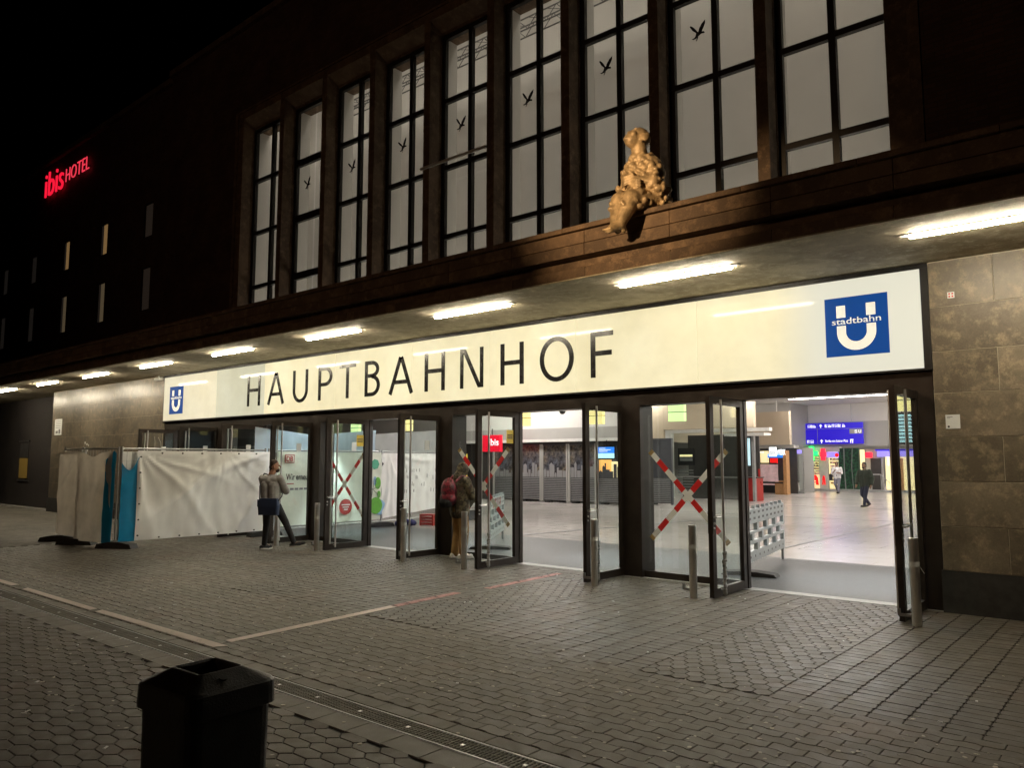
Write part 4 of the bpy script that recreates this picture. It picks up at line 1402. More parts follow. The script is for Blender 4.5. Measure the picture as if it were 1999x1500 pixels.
# shop with the white portal
sp_ = thing('glass_shop', 'dark glazed shop with a white portal frame behind the tape cross', 'shop', (-14, 22.5, 0))
def SP(n, m, *b): return obox(n, m, *b, parent=sp_)
SP('portal', M['white_paint'], -2.0, -1.72, -.15, .15, 0, 3.05); SP('portal', M['white_paint'], -2.0, 3.05, -.15, .15, 3.051, 3.2)
SP('canopy', M['white_paint'], 1.3, 3.1, -.9, -.151, 2.84, 2.95)
SP('glass', M['glass'], -1.71, 1.7, .0, .02, .1, 3.05)
SP('back_wall', M['hall_dark'], -1.9, 1.7, 1.9, 2.0, 0, 3.0); SP('counter', M['hall_dark'], -1.7, 1.6, .9, 1.3, 0, 1.0)
SP('menu_screen', M['black_metal'], -1.6, -.75, .3, .35, 1.55, 2.35)
SP('menu_light', M['shop_warm'], -1.5, -.85, .285, .298, 1.95, 2.05); SP('menu_light', M['print_grey'], -1.5, -.85, .285, .298, 1.75, 1.9)
for k in range(9): SP('slat', M['slat'], -1.6, -.8, .25, .28, .25 + k * .13, .31 + k * .13)
SP('lit_pillar', M['cyan'], 1.82, 2.05, -.1, .1, 1.55, 2.75); SP('pillar', M['galv'], 2.2, 2.3, -.1, .1, 0, 3.0)
SP('frame_rail', M['galv'], -1.71, 1.7, -.02, -.001, 1.0, 1.05)
SP('sale_sign', M['shop_white'], -2.25, -1.85, -.3, -.2, 2.45, 2.75)
text('sign_text', 'HIER', M['print_black'], (-2.2, -.302, 2.52), 0, .13, .3, sp_, .002)
rc = thing('sales_counter', 'red sales counter beside the grey slotted barrier', 'counter', (-11.6, 22.6, 0))
mb = MB(); mb.use(M['red']).box(-.75, -.1, 0, .7, 0, 1.0); mb.build('body', rc)
mb = MB(); mb.use(M['hall_dark']).box(-.8, -.05, -.05, .75, 1.001, 1.05); mb.build('worktop', rc)
mb = MB(); mb.use(M['red']).tube((-.3, .2, 1.05), (-.3, .2, 1.35), .06); mb.tube((-.1, .3, 1.05), (-.1, .3, 1.4), .05); mb.build('jar', rc)
# bakery
bk = thing('bakery_shop', 'bakery stand with white lit name sign and pink cloth', 'shop', (-14.3, 30, 0))
def BK(n, m, *b): return obox(n, m, *b, parent=bk)
BK('ceiling_panel', M['hall_grey'], -1.3, 1.2, .9, 1.6, 2.45, 2.61)
BK('back_wall', M['shop_warm'], -.9, -.45, 1.5, 1.55, 1.5, 2.3); BK('back_wall', M['hall_dark'], -1.3, 1.1, 1.56, 1.6, 0, 2.44)
BK('wood_side', M['wood'], .98, 1.15, -.1, .35, 0, 2.3); BK('wood_side', M['wood'], -.85, -.62, .0, .4, 0, .62); BK('wood_side', M['wood'], .45, .97, .05, .5, 0, .72)
BK('lit_strip', M['cyan_strip'], -.30, .85, 1.0, 1.05, 2.05, 2.12); BK('lit_strip', M['screen_blue'], -.3, .85, 1.0, 1.04, 1.93, 2.03)
BK('menu_panel', M['pharm_red'], -.15, .25, 1.0, 1.04, 1.62, 1.9); BK('lamp', M['shop_white'], -.85, -.5, .9, 1.0, 2.2, 2.26); BK('lamp', M['shop_white'], .75, .95, .6, .7, 2.1, 2.16)
BK('display_frame', M['black_metal'], -.95, .62, -.06, .0, 1.58, 1.66); BK('display_frame', M['black_metal'], -.72, .9, -.06, .0, .58, .64)
BK('oven', M['black_metal'], -.28, .45, .1, .6, .1, .6); BK('shelf', M['pink'], -.6, .45, -.05, .4, .48, .56)
for k in range(12): BK('slat', M['slat'], -.72, -.32, -.09, -.065, .66 + k * .08, .69 + k * .08)
cl = MB((-14.2, 29.9, .66)); cl.use(M['pink'])
nx_, nz_ = 16, 6
vv = [(-14.2 - .80 + 1.42 * i / nx_, 29.88 - .03 * sin(i * 1.3) - .02 * sin(j + i * .7), 1.57 - .9 * j / nz_) for j in range(nz_ + 1) for i in range(nx_ + 1)]
cl._add(vv, [(j * (nx_ + 1) + i, j * (nx_ + 1) + i + 1, (j + 1) * (nx_ + 1) + i + 1, (j + 1) * (nx_ + 1) + i) for j in range(nz_) for i in range(nx_)])
tag(cl.build('cloth', smooth=True), 'pink cloth hung over the front of the bakery stand', 'cloth')
bs = thing('bakery_sign', 'white lit sign reading backWERK', 'sign', (-13.95, 29.7, 2.02))
mb = MB(); mb.use(M['shop_white']).box(-.02, .36, 0, .06, -.03, .46); mb.build('lit_panel', bs)
text('letter', 'back', M['print_black'], (.02, -.004, .06), 0, .26, .30, bs, .003)
text('letter', 'WERK', M['shop_white'], (.38, .0, .04), 0, .30, .48, bs, .02, bold=.02)
# glass cubicle next to it
gc = thing('glass_booth', 'narrow glazed booth between bakery and pharmacy', 'booth', (-13.4, 32, 0))
for a in (-.38, -.05, .32):
    mb = MB(); mb.use(M['galv']).box(a, a + .06, 0, .08, 0, 2.45); mb.build('post', gc)
mb = MB(); mb.use(M['galv']).box(-.38, .38, -.001, .081, 2.451, 2.6); mb.box(-.319, .319, .0, .08, 0, .12); mb.build('rail', gc)
for a, b in ((-.319, -.051), (.011, .319)):
    mb = MB(); mb.use(M['glass']).box(a, b, .03, .05, .121, 2.45); mb.build('glass', gc)
mb = MB(); mb.use(M['hall_grey']).box(-.4, .4, 1.5, 1.55, 0, 2.5); mb.build('back_wall', gc)
mb = MB(); mb.use(M['violet']).box(-.3, .3, -.05, -.002, 2.15, 2.35); mb.build('lit_band', gc)
# pharmacy
ph = thing('pharmacy', 'brightly lit pharmacy front with shelves and red letter signs', 'shop', (-13.6, 37, 0))
def PH(n, m, *b): return obox(n, m, *b, parent=ph)
PH('lit_back_wall', M['shop_warm'], -1.0, .92, .5, .55, .05, 2.3)
PH('column', M['beige'], -1.05, -.85, -.1, .3, 0, 2.6); PH('column', M['dirty_white'], -.28, .22, -.05, .2, 0, 2.3); PH('header', M['dirty_white'], -1.05, .95, -.12, .3, 2.3, 2.61)
PH('floor_edge', M['galv'], -1.05, 5, -.14, .2, 0, .12)
random.seed(3)
for sx0, sx1 in ((-.84, -.3), (.25, .9), (-1.0, -.86)):
    for k in range(8):
        z = .95 + k * .15 if sx1 < .3 else .4 + k * .2
        PH('shelf', M['beige'], sx0, sx1, .25, .45, z, z + .02)
        it = MB(); x = sx0 + .02
        while x < sx1 - .06:
            w = random.uniform(.03, .09)
            it.use(random.choice((M['white_paint'], M['dirty_white'], M['print_grey'], M['pink'], M['wood'], M['hall_dark'])))
            it.box(x, x + w, .26, .40, z + .021, z + .021 + random.uniform(.05, .11)); x += w + .01
        struct(it.build('goods', ph), 'stuff')
def red_a(x, z, s, sx=1.0):
    mb = MB(); mb.use(M['pharm_red'])
    pl = [[(-.42, 0), (-.1, .0), (-.05, .12), (-.12, .2), (.0, .42), (-.1, .62), (-.32, .3)], [(-.1, .62), (.0, .42), (.12, .45), (.14, .0), (.46, .0), (.40, .14), (.36, .7), (.18, .98), (-.02, 1.0), (-.22, .82)], [(-.34, .42), (-.10, .60), (-.2, .8), (-.3, .66)], [(-.05, .22), (.14, .22), (.14, .32), (0, .32)]]
    for q in pl: mb.prism([(x + u * s * sx, z + v * s) for u, v in q], 0, .02, FR_XZ(-.07))
    mb.build('letter_sign', ph)
red_a(-.57, .33, .60); red_a(-.03, .35, .55, .42)
gx = thing('green_cross_sign', 'glowing green pharmacy cross', 'sign', (-14.15, 36.55, 2.2))
mb = MB(); mb.use(M['cross_green']).box(-.13, .13, -.06, .06, -.42, .42); mb.box(-.36, -.131, -.06, .06, -.13, .13); mb.box(.131, .36, -.06, .06, -.13, .13); mb.build('lit_cross', gx)
mb = MB(); mb.use(M['galv']).tube((0, 0, .42), (0, .3, .42), .02); mb.build('bracket', gx)
rx = thing('red_cross_sign', 'narrow glowing red sign seen edge on beside the green cross', 'sign', (-13.5, 36.6, 2.15))
mb = MB(); mb.use(M['cross_red']).box(-.12, .12, -.05, .05, -.36, .34); mb.box(-.17, .17, -.04, .04, -.14, .14); mb.build('lit_cross', rx)
mb = MB(); mb.use(M['galv']).tube((0, 0, .34), (0, .3, .34), .02); mb.build('bracket', rx)
vb = thing('shop_band_sign', 'pale violet lit band with a red dot beside the pharmacy', 'sign', (-13.0, 36.8, 2.1))
mb = MB(); mb.use(M['violet']).box(-.36, .32, 0, .05, -.14, .18); mb.build('lit_panel', vb)
mb = MB(); mb.use(M['pharm_red']).tube((.22, -.001, 0), (.22, -.012, 0), .11, seg=16); mb.build('dot', vb)
gw = thing('forest_print_wall', 'dark green wall printed with trees beside the pharmacy', 'wall', (-12.15, 36.9, 0))
mb = MB(); mb.use(M['plant']).box(-.58, .55, 0, .2, .12, 2.5); mb.build('printed_panel', gw)
mb = MB(); mb.use(M['slat']).prism([(-.25, .13), (-.19, .13), (-.24, 1.3), (-.22, 2.48), (-.28, 2.48), (-.29, 1.3)], .002, .012, FR_XZ(0)); mb.prism([(.19, .13), (.22, .13), (.17, 1.4), (.24, 2.48), (.20, 2.48), (.13, 1.4)], .002, .012, FR_XZ(0)); mb.build('printed_trunk', gw)
rs = thing('escalator_shop', 'lit far shop front with violet band at the right of the hall', 'shop', (-10.6, 37, 0))
def RS(n, m, *b): return obox(n, m, *b, parent=rs)
RS('lit_wall', M['shop_warm'], -.95, -.7, .0, .05, .12, 2.4); RS('lit_wall', M['hall_grey'], -.69, .2, .3, .35, .12, 2.4); RS('lit_wall', M['shop_warm'], .25, 2.6, .6, .65, .12, 2.0)
RS('lit_sign', M['cross_red'], -.65, -.3, -.02, .1, 1.95, 2.25); RS('lit_band', M['violet'], .0, 2.9, -.05, .05, 2.0, 2.32); RS('header', M['sign_blue'], -.1, 2.9, -.06, .06, 2.33, 2.42)
RS('tube_lamp', M['shop_white'], .48, .54, .2, .25, 1.5, 2.0); RS('tube_lamp', M['shop_white'], 1.5, 1.56, .2, .25, 1.5, 1.95)
RS('column', M['hall_grey'], 2.0, 2.25, -.1, .2, 0, 2.6); RS('door_leaf', M['hall_dark'], -.45, .1, .25, .29, .12, 1.9)
RS('shelf_block', M['wood'], .6, 1.2, .4, .55, .12, 1.9)
hr = MB((-10.6, 36, 0)); hr.use(M['galv'])
hr.path([(-10.75, 36.2, .12), (-10.75, 36.2, 1.0), (-10.25, 36.2, 1.0), (-9.8, 36.2, .55)], .025); hr.tube((-10.25, 36.2, .0), (-10.25, 36.2, 1.0), .02)
tag(hr.build('handrail'), 'steel handrail behind the walking man in dark clothes', 'handrail')
# blue direction sign
dsn = thing('direction_sign', 'wide blue lit direction sign with white arrows and pictograms', 'sign', (-14.77, 36.4, 2.74))
W_, H2 = 3.62, 1.24
mb = MB(); mb.use(M['sign_blue'])
mb.box(0, 1.04, 0, .12, .0, .88); mb.box(0, 1.04, 0, .12, .90, H2); mb.box(1.07, W_, 0, .12, .0, .88); mb.box(1.07, W_, 0, .12, .90, H2); mb.build('lit_panel', dsn)
for b_ in ((1.041, 1.069, .01, .11, 0, H2), (0, 1.04, .01, .11, .881, .899), (1.07, W_, .01, .11, .881, .899)):
    mb = MB(); mb.use(M['galv']).box(*b_); mb.build('divider', dsn)
for x_ in (.5, 3.0):
    mb = MB(); mb.use(M['galv']).tube((x_, .06, H2), (x_, .06, 2.3), .02); mb.build('hanger', dsn)
def arrow(x, z, up):
    mb = MB(); mb.use(M['sign_white'])
    s = .11
    A = [(-1, 0), (0, .9), (0, .25), (1, .25), (1, -.25), (0, -.25), (0, -.9)]
    if up: A = [(v, -u) for u, v in A]
    mb.prism([(x + u * s, z + v * s) for u, v in A], .002, .008, FR_XZ(0)); mb.build('arrow', dsn)
arrow(.17, 1.06, False); arrow(.19, .15, False); arrow(1.26, 1.07, True); arrow(1.28, .17, True)
def picto(x, z, s, style):
    mb = MB(); mb.use(M['sign_white'])
    b = lambda a, c, d, e: mb.box(x + a * s, x + c * s, -.008, -.002, z + d * s, z + e * s)
    if style == 0: b(0, 1, 0, .12); b(0, 1, .88, 1); b(0, .12, .12, .88); b(.88, 1, .12, .88); b(.3, .7, .3, .6)
    elif style == 1: b(0, .45, 0, 1); b(.45, .8, 0, .35); b(.6, .9, .6, .9)
    elif style == 2: b(0, 1, 0, .4); b(.2, .5, .4, 1); b(.7, .85, .4, .8)
    else: b(.1, .3, 0, 1); b(.3, .9, .7, 1); b(.55, .8, 0, .6)
    mb.build('pictogram', dsn)
for k, (x, z, s) in enumerate(((.50, .98, .16), (.68, .98, .16), (.82, .98, .15), (.42, .06, .18), (.64, .06, .18), (1.5, .98, .17), (1.69, .98, .17), (1.88, .98, .17), (2.07, .98, .17), (2.26, .98, .17), (2.48, .98, .17), (2.88, .05, .22))): picto(x, z, s, k % 4)
mb = MB(); mb.use(M['hall_grey']).box(2.88, 3.58, -.004, -.0005, .58, .85); mb.build('grey_field', dsn)
text('sign_text', 'S', M['sign_white'], (3.16, -.004, .62), 0, .18, .15, dsn, .003, bold=.02); text('sign_text', 'U', M['sign_white'], (3.38, -.004, .62), 0, .18, .14, dsn, .003, bold=.02)
text('sign_text', 'Bertha-von-Suttner-Platz', M['sign_white'], (1.5, -.001, .11), 0, .15, 1.28, dsn, .003, bold=.015)
# departure board
db = thing('departure_board', 'black departure board with pale blue lines seen through the rightmost leaf', 'board', (-7.55, 28, 2.5))
mb = MB(); mb.use(M['black_metal']).box(0, 1.05, 0, .12, 0, 1.45); mb.tube((.5, .06, 1.45), (.5, .06, 2.5), .025); mb.build('housing', db)
mb = MB(); mb.use(M['board_line'])
for k in range(8):
    z = 1.26 - k * .165
    mb.box(.10, .26, -.008, -.001, z, z + .10); mb.box(.36, .95, -.008, -.001, z, z + .04); mb.box(.36, .88, -.008, -.001, z + .06, z + .10)
mb.build('board_text', db)
for i, (x, y, z, lb) in enumerate(((-14.2, 31.5, 3.95, 'dome camera on the beige wall left of the blue sign'), (-9.9, 6.0, 3.05, 'black dome camera right of the bright yellow lit box'), (-5.3, 6.4, 3.05, 'black dome camera right of the greenish lit box'))):
    t = thing('dome_camera', lb, 'camera', (x, y, z))
    mb = MB(); mb.use(M['white_paint']).tube((0, 0, .0), (0, 0, .08), .10, .09, seg=16); mb.tube((0, 0, .08), (0, 0, HZ - z), .02, seg=8); mb.build('mount', t)
    mb = MB(); mb.use(M['black_metal']).ell((0, 0, 0), (.085, .085, .085), 16, 10); mb.build('dome', t, smooth=True)

# slotted plastic barriers
def barrier(p, q, label, red=False):
    p, q = Vector(p), Vector(q); d = q - p; Lb = d.length
    t = thing('slotted_barrier', label, 'barrier', (p.x, p.y, 0), math.atan2(d.y, d.x), 'grey slotted plastic barriers')
    f = FR_XZ(0)
    mb = MB(); mb.use(M['barrier_plastic'])
    # framing rows: solid rails and ribs leave the slots open
    rail = lambda z0, z1: mb.box(0, Lb, -.03, .03, z0, z1)
    rail(.20, .36); rail(.78, 1.0)
    rail(.47, .52); rail(.625, .665)
    nsl = 4
    for rI, (z0, z1) in enumerate(((.36, .47), (.52, .625), (.665, .78))):
        off = (rI % 2) * .5
        for k in range(nsl + 1):
            c = (k + off) * Lb / nsl
            a0, a1 = max(0, c - .06), min(Lb, c + .06)
            if a1 > a0: mb.box(a0, a1, -.029, .029, z0, z1)
    for k in range(8):
        c = (k + .5) * Lb / 8
        mb.box(c - .02, c + .02, -.025, .025, 1.0, 1.05)
    mb.build('panel', t)
    hl = MB(); hl.use(M['hall_dark'])  # solid dark blocks stand for the shade inside the openings
    for z in (.26, .84, .93):
        for k in range(9):
            c = (k + .5) * Lb / 9
            for dx in ((-.034, .034) if z > .5 else (0,)):
                hl.box(c + dx - .016, c + dx + .016, -.0325, .0325, z, z + .035)
    struct(hl.build('dark_hole_block', t), 'stuff')
    if red:
        for c in (.35, .7, 1.05, 1.4):
            mb = MB(); mb.use(M['red']).box(c, c + .13, -.034, -.031, .80, .98); mb.build('reflector', t)
    mb = MB(); mb.use(M['galv']).box(.02, .06, -.02, .02, .03, .20); mb.box(Lb - .06, Lb - .02, -.02, .02, .0, .20); mb.build('leg', t)
    mb = MB(); mb.use(M['black_rubber']).prism([(-.42, .0), (.42, .0), (.38, .05), (.1, .075), (-.1, .075), (-.38, .05)], .05, .32, lambda u, v, h: (h, u, v)); mb.build('foot', t)
barrier((-2.80, 1.10), (-3.22, 3.62), 'pale grey slotted plastic barrier standing on the mat behind the right doors')
barrier((-8.15, 1.2), (-9.4, 3.05), 'grey slotted barrier with red squares behind the leaf with the yellow sticker', True)

# ------------------------------------------------------------------ fence, tarpaulins, banner
def cloth(name, o, u, L_, z0, z1, mat, label, cat, nx=60, nz=26, amp=.03, fan=None, seed=0, topf=None, botf=None, wscale=1.0):
    """hung sheet from o along unit vector u (xy), length L_, between z0 and z1, with creases"""
    o = Vector(o); u = Vector(u).normalized(); n = Vector((u.y, -u.x))
    mb = MB((o.x, o.y, z0)); mb.use(mat)
    vs = []
    for j in range(nz + 1):
        for i in range(nx + 1):
            s = i / nx; t = j / nz
            zt = z1 + (topf(s) if topf else 0); zb = z0 + (botf(s) if botf else 0)
            z = zb + (zt - zb) * t
            x = s * L_
            d = amp * mnoise.noise(Vector((x * 1.6 * wscale + seed, z * 1.1, seed * .37)))
            d += amp * .5 * mnoise.noise(Vector((x * 5 + seed, z * 2.6, seed)))
            if fan:
                for fi, (fx, fz, k, a) in enumerate(fan):
                    th = math.atan2(fz - z, x - fx)
                    r = math.hypot(fz - z, x - fx)
                    rg = random.Random(seed * 31 + fi)
                    for c_ in range(int(k * .7)):
                        t0, wd, am, rr = rg.uniform(0, pi), rg.uniform(.03, .10), rg.uniform(.3, 1.0), rg.uniform(.4, 2.6)
                        t0 += .10 * sin(r * 1.3 + c_)
                        d += a * am * min(1, r * 1.5) * math.exp(-(r / rr) ** 2) * math.exp(-((th - t0) / wd) ** 2)
            p = o + u * x + n * d
            vs.append((p.x, p.y, z))
    fs = [(j * (nx + 1) + i, j * (nx + 1) + i + 1, (j + 1) * (nx + 1) + i + 1, (j + 1) * (nx + 1) + i) for j in range(nz) for i in range(nx)]
    mb._add(vs, fs)
    ob = mb.build(name, smooth=True)
    if label: tag(ob, label, cat)
    return ob
def fence(p, q, label, h=2.0):
    p, q = Vector(p), Vector(q); d = q - p; Lf = d.length
    t = thing('site_fence', label, 'fence', (p.x, p.y, 0), math.atan2(d.y, d.x), 'wire site fence panels')
    for x in (.02, Lf - .02):
        mb = MB(); mb.use(M['galv']).tube((x, 0, .04), (x, 0, h + .04), .021, seg=10); mb.build('post', t)
    mb = MB(); mb.use(M['galv']).tube((.02, 0, h), (Lf - .02, 0, h), .018, seg=8); mb.build('rail', t)
    mb = MB(); mb.use(M['galv']).tube((.02, 0, .14), (Lf - .02, 0, .14), .018, seg=8); mb.build('rail', t)
    mb = MB(); mb.use(M['galv'])
    x = .12
    while x < Lf - .05:
        mb.tube((x, 0, .14), (x, 0, h), .0025, seg=4, caps=False); x += .10
    z = .30
    while z < h:
        mb.tube((.02, .004, z), (Lf - .02, .004, z), .003, seg=4, caps=False); z += .24
    struct(mb.build('wire_mesh', t), 'stuff')
    return t
XF = -14.05
fence((XF, -3.42), (XF, -.1), 'wire fence panel behind the large white tarpaulin')
fence((XF, -.05), (XF, 3.35), 'wire fence panel behind the printed banner inside the doors')
fence((XF, 3.4), (XF - .45, 6.3), 'wire fence panel behind the wrinkled white sheet in the hall')
fence((-16.45, -3.62), (-15.42, -3.56), 'leftmost wire fence panel behind grey cloth')
fence((-15.38, -3.66), (XF, -3.45), 'wire fence panel behind grey cloth next to the blue tarpaulin')
def fence_foot(x, y, rz, label):
    t = thing('fence_foot', label, 'fence foot', (x, y, 0), rz, 'black fence feet')
    mb = MB(); mb.use(M['black_rubber']).prism([(-.40, 0), (.40, 0), (.36, .09), (.12, .13), (-.12, .13), (-.36, .09)], -.12, .12, lambda u, v, h: (u, h, v)); mb.build('block', t)
    mb = MB(); mb.use(M['galv']).tube((0, 0, .12), (0, 0, .16), .03, seg=10); mb.use(M['black_metal']).box(-.3, -.2, -.125, .125, .03, .06); mb.build('socket', t)
fence_foot(-16.45, -3.62, .75, 'black rubber fence foot at the far left end of the fence')
fence_foot(-15.4, -3.66, .6, 'black fence foot between the two grey cloth panels')
fence_foot(XF, -3.42, .55, 'black fence foot below the blue tarpaulin post')
fence_foot(XF, -.08, 1.5, 'black fence foot behind the standing man')
fence_foot(XF, 3.38, 1.5, 'dark fence foot inside the hall left of the red crate')
fence_foot(XF - .45, 6.3, .9, 'dark fence foot inside the hall right of the sheet')
SAG = lambda s: -.10 * math.exp(-((s - .45) / .18) ** 2)
cloth('tarpaulin', (-16.45, -3.70), (1.03, .06), 1.04, .16, 1.95, M['tarp_grey'], 'grey dirty cloth on the leftmost fence panel', 'tarpaulin', 24, 30, .03, [(1.0, 1.95, 9, .03)], 3)
cloth('tarpaulin', (-15.40, -3.73), (1.35, .21), 1.25, .10, 1.93, M['tarp_grey'], 'grey dirty cloth with a sagging top beside the blue tarpaulin', 'tarpaulin', 30, 30, .045, [(0, 1.9, 8, .02), (1.25, 1.9, 7, .025)], 8, SAG)
wt = cloth('tarpaulin', (XF + .05, -3.10), (0, 1), 3.22, .13, 1.96, M['tarp_white'], 'large wrinkled white tarpaulin along the fence left of the standing man', 'tarpaulin', 90, 40, .028, [(0, 1.97, 24, .045), (1.9, 2.0, 16, .025), (3.2, 1.98, 24, .05), (3.2, .2, 10, .03)], 5)
ey = MB(); ey.use(M['black_rubber']).tube((0, 0, 0), (.02, 0, 0), .016, seg=8); eym = ey.mesh('eyelet')
for k in range(6): link_copy(eym, 'eyelet', wt, (.025, .05, .1 + k * .32))
for k in range(1, 8): link_copy(eym, 'eyelet', wt, (.025, .05 + k * .44, 1.78)); link_copy(eym, 'eyelet', wt, (.025, .05 + k * .44, .04))
cloth('tarpaulin', (XF + .035, -3.41), (0, 1), .34, .12, 1.62, M['tarp_blue'], 'bright blue tarpaulin at the corner of the fence', 'tarpaulin', 20, 26, .04, [(0, 1.9, 8, .03)], 11, lambda s: .10 - .22 * sin(pi * s) + .12 * s)
cloth('tarpaulin', (-14.34, -3.60), (.26, .12), .26, .10, 1.98, M['tarp_blue'], 'crumpled blue tarpaulin strip tied up at the corner post', 'tarpaulin', 12, 26, .05, None, 17, lambda s: -.02 - .25 * abs(s - .75))
cloth('tarpaulin', (XF - .06, -3.36), (0, 1), .36, .3, 1.94, M['tarp_white'], 'strip of white sheet behind the blue tarpaulin', 'tarpaulin', 12, 12, .02, None, 61)
# printed banner inside
ban = cloth('banner', (XF + .05, .15), (0, 1), 3.21, .20, 1.97, M['tarp_banner'], 'pale printed banner with red dot and lettering on the fence inside the doors', 'banner', 50, 30, .016, [(0, 1.97, 16, .05), (2.4, 1.97, 12, .04)], 21)
ban2 = cloth('tarpaulin', (XF + .05, 3.37), (-.45, 2.9), 2.92, .22, 1.96, M['tarp_white'], 'wrinkled white sheet with faint print at the right of the banner', 'tarpaulin', 60, 30, .05, [(.3, 2.0, 22, .11), (2.9, 1.96, 14, .08)], 31, None, lambda s: .18 * s)
def on_banner(name, mat, pts, dx=.03):
    mb = MB((XF + .05, .15, .2)); mb.use(mat)
    mb.prism(pts, 0, .004, lambda u, v, h: (XF + .05 + dx + h, u, v)); return mb.build(name, ban, loc=(0, 0, 0))
def bt(s, mat, y, z, h, w, bold=.01):
    return text('banner_text', s, mat, (.034, y - .15, z - .2), rad(90), h, w, ban, .003, bold=bold)
bt('Wir erneuern', M['print_black'], .40, 1.29, .15, .80); bt('für Sie', M['print_black'], 1.29, 1.29, .15, .44)
def circ(cy, cz, r, n=24, rz=None): return [(cy + r * cos(2 * pi * k / n), cz + (rz or r) * sin(2 * pi * k / n)) for k in range(n)]
on_banner('logo_frame', M['red'], [(.36, 1.70), (.62, 1.70), (.62, 1.90), (.36, 1.90)])
on_banner('logo_field', M['tarp_banner'], [(.378, 1.718), (.602, 1.718), (.602, 1.882), (.378, 1.882)], .035)
text('banner_text', 'DB', M['red'], (.040, .245, 1.535), rad(90), .13, .18, ban, .003, bold=.025)
on_banner('red_rule', M['red'], [(.40, 1.19), (.62, 1.19), (.62, 1.21), (.40, 1.21)])
for k in range(6):
    on_banner('small_print', M['slat'], [(.52 + k * .13, 1.05), (.62 + k * .13, 1.05), (.62 + k * .13, 1.10), (.52 + k * .13, 1.10)])
on_banner('red_disc', M['red'], circ(2.18, .58, .20))
for k, w in enumerate((.13, .10, .06)): on_banner('disc_print', M['paper'], [(2.18 - w, .62 - k * .06), (2.18 + w, .62 - k * .06), (2.18 + w, .645 - k * .06), (2.18 - w, .645 - k * .06)], .036)
M['leafgreen'] = plain('printed_green', (.12, .42, .04), .5); M['teal'] = plain('printed_teal', (.08, .38, .24), .5); M['skyblue'] = plain('printed_sky_blue', (.30, .52, .75), .5)
for nm, mt_, pts in (('green_disc', 'leafgreen', circ(3.16, .57, .22)), ('blue_shade', 'skyblue', circ(3.30, .52, .2)), ('leaf', 'leafgreen', circ(3.22, 1.16, .10, 16, .16)), ('leaf', 'skyblue', circ(3.12, 1.22, .05, 12, .12)), ('leaf', 'leafgreen', circ(3.26, .86, .06, 14, .1)), ('emblem', 'teal', circ(3.12, 1.66, .14, 7))):
    on_banner(nm, M[mt_], pts, .028 if nm == 'blue_shade' else .034)
for a in (20, 80, 140, 200, 260, 320):
    c = Vector((3.05, 1.0)); e = c + Vector((cos(rad(a)), sin(rad(a)))) * .28; nn = Vector((-sin(rad(a)), cos(rad(a)))) * .006
    on_banner('spoke', M['print_grey'], [tuple(c - nn), tuple(e - nn), tuple(e + nn), tuple(c + nn)], .038)
random.seed(5)
for k in range(30):
    s = random.uniform(.9, 2.5); z = random.choice((.85, 1.05, 1.25, 1.45)) + random.uniform(-.03, .03)
    mb = MB(); mb.use(M['slat']).box(.052, .056, s, s + .015, z, z + random.uniform(.06, .12))
    o = mb.build('faint_print', ban2); o.location = (-.155 * s, 0, -.22)
# dust sheets behind the fence tops
cloth('dust_sheet', (XF - .35, -.2), (0, 1), 3.7, 1.95, 2.45, M['tarp_pale'], 'pale blue dust sheet strung up above the banner', 'sheet', 40, 10, .05, None, 41, lambda s: .35 * abs(s - .45) - .05)
cloth('dust_sheet', (XF - .45, 2.4), (-.1, 1), 4.2, 1.9, 2.40, M['tarp_dust'], 'grey dust sheet rising to the right above the wrinkled sheet', 'sheet', 40, 10, .06, [(4.0, 2.7, 10, .05)], 47, lambda s: .30 * s)
cr = thing('crate', 'small red plastic crate on the hall floor by the sheet', 'crate', (-13.4, 4.55, 0), .4)
mb = MB(); mb.use(M['red'])
for z in (.02, .10, .18, .26): mb.box(-.2, .2, -.15, .15, z, z + .045)
mb.box(-.2, -.16, -.15, .15, .0, .30); mb.box(.16, .2, -.15, .15, 0, .30); mb.build('basket', cr)
bgb = MB((-13.7, 4.0, .2)); bgb.use(plain('navy_cloth', (.02, .02, .10), .8))
for k in range(7): bgb.ell((-13.72 + random.uniform(-.08, .08), 3.8 + k * .08, .28 + random.uniform(-.04, .03)), (.12, .10, .08), 10, 6)
fcl = remesh(bgb, 'folded_cloth', bgb.mats[0], None, .02, 3)
fcl.location = (-13.7, 4.0, .0)
tag(fcl, 'dark blue bundle of cloth lying beside the red crate', 'cloth bundle')
bpy.context.view_layer.update()
tb = thing('tool_trunk', 'dark plastic trunk on the hall floor below the sheet', 'trunk', (-13.9, 6.3, 0), 1.4)
mb = MB(); mb.use(M['cabinet']).box(-.5, .5, -.25, .25, .03, .26); mb.build('body', tb)
mb = MB(); mb.use(M['hall_dark']).box(-.52, .52, -.27, .27, .261, .31); mb.build('lid', tb)
mb = MB(); mb.use(M['black_rubber']).tube((-.4, -.26, .05), (-.4, -.20, .05), .05); mb.tube((.4, -.26, .05), (.4, -.20, .05), .05); mb.build('wheel', tb)
wr = MB((-23.5, -.02, 2.0)); wr.use(M['dirty_white'])
wr.path([(-17.0, -1.2, 2.0), (-17.05, -1.2, 2.2), (-17.2, -1.2, 2.34)], .0045, 6)
wr.path([(-17.35, -1.2, 2.0), (-17.36, -1.2, 2.2), (-17.40, -1.2, 2.36)], .0045, 6)
wr.tube((-17.0, -1.2, 0), (-17.0, -1.2, 2.0), .009, seg=6); wr.tube((-17.35, -1.2, 0), (-17.35, -1.2, 2.0), .009, seg=6)
tag(wr.build('cable_ends'), 'two pale cable ends sticking up behind the left fence', 'cable')

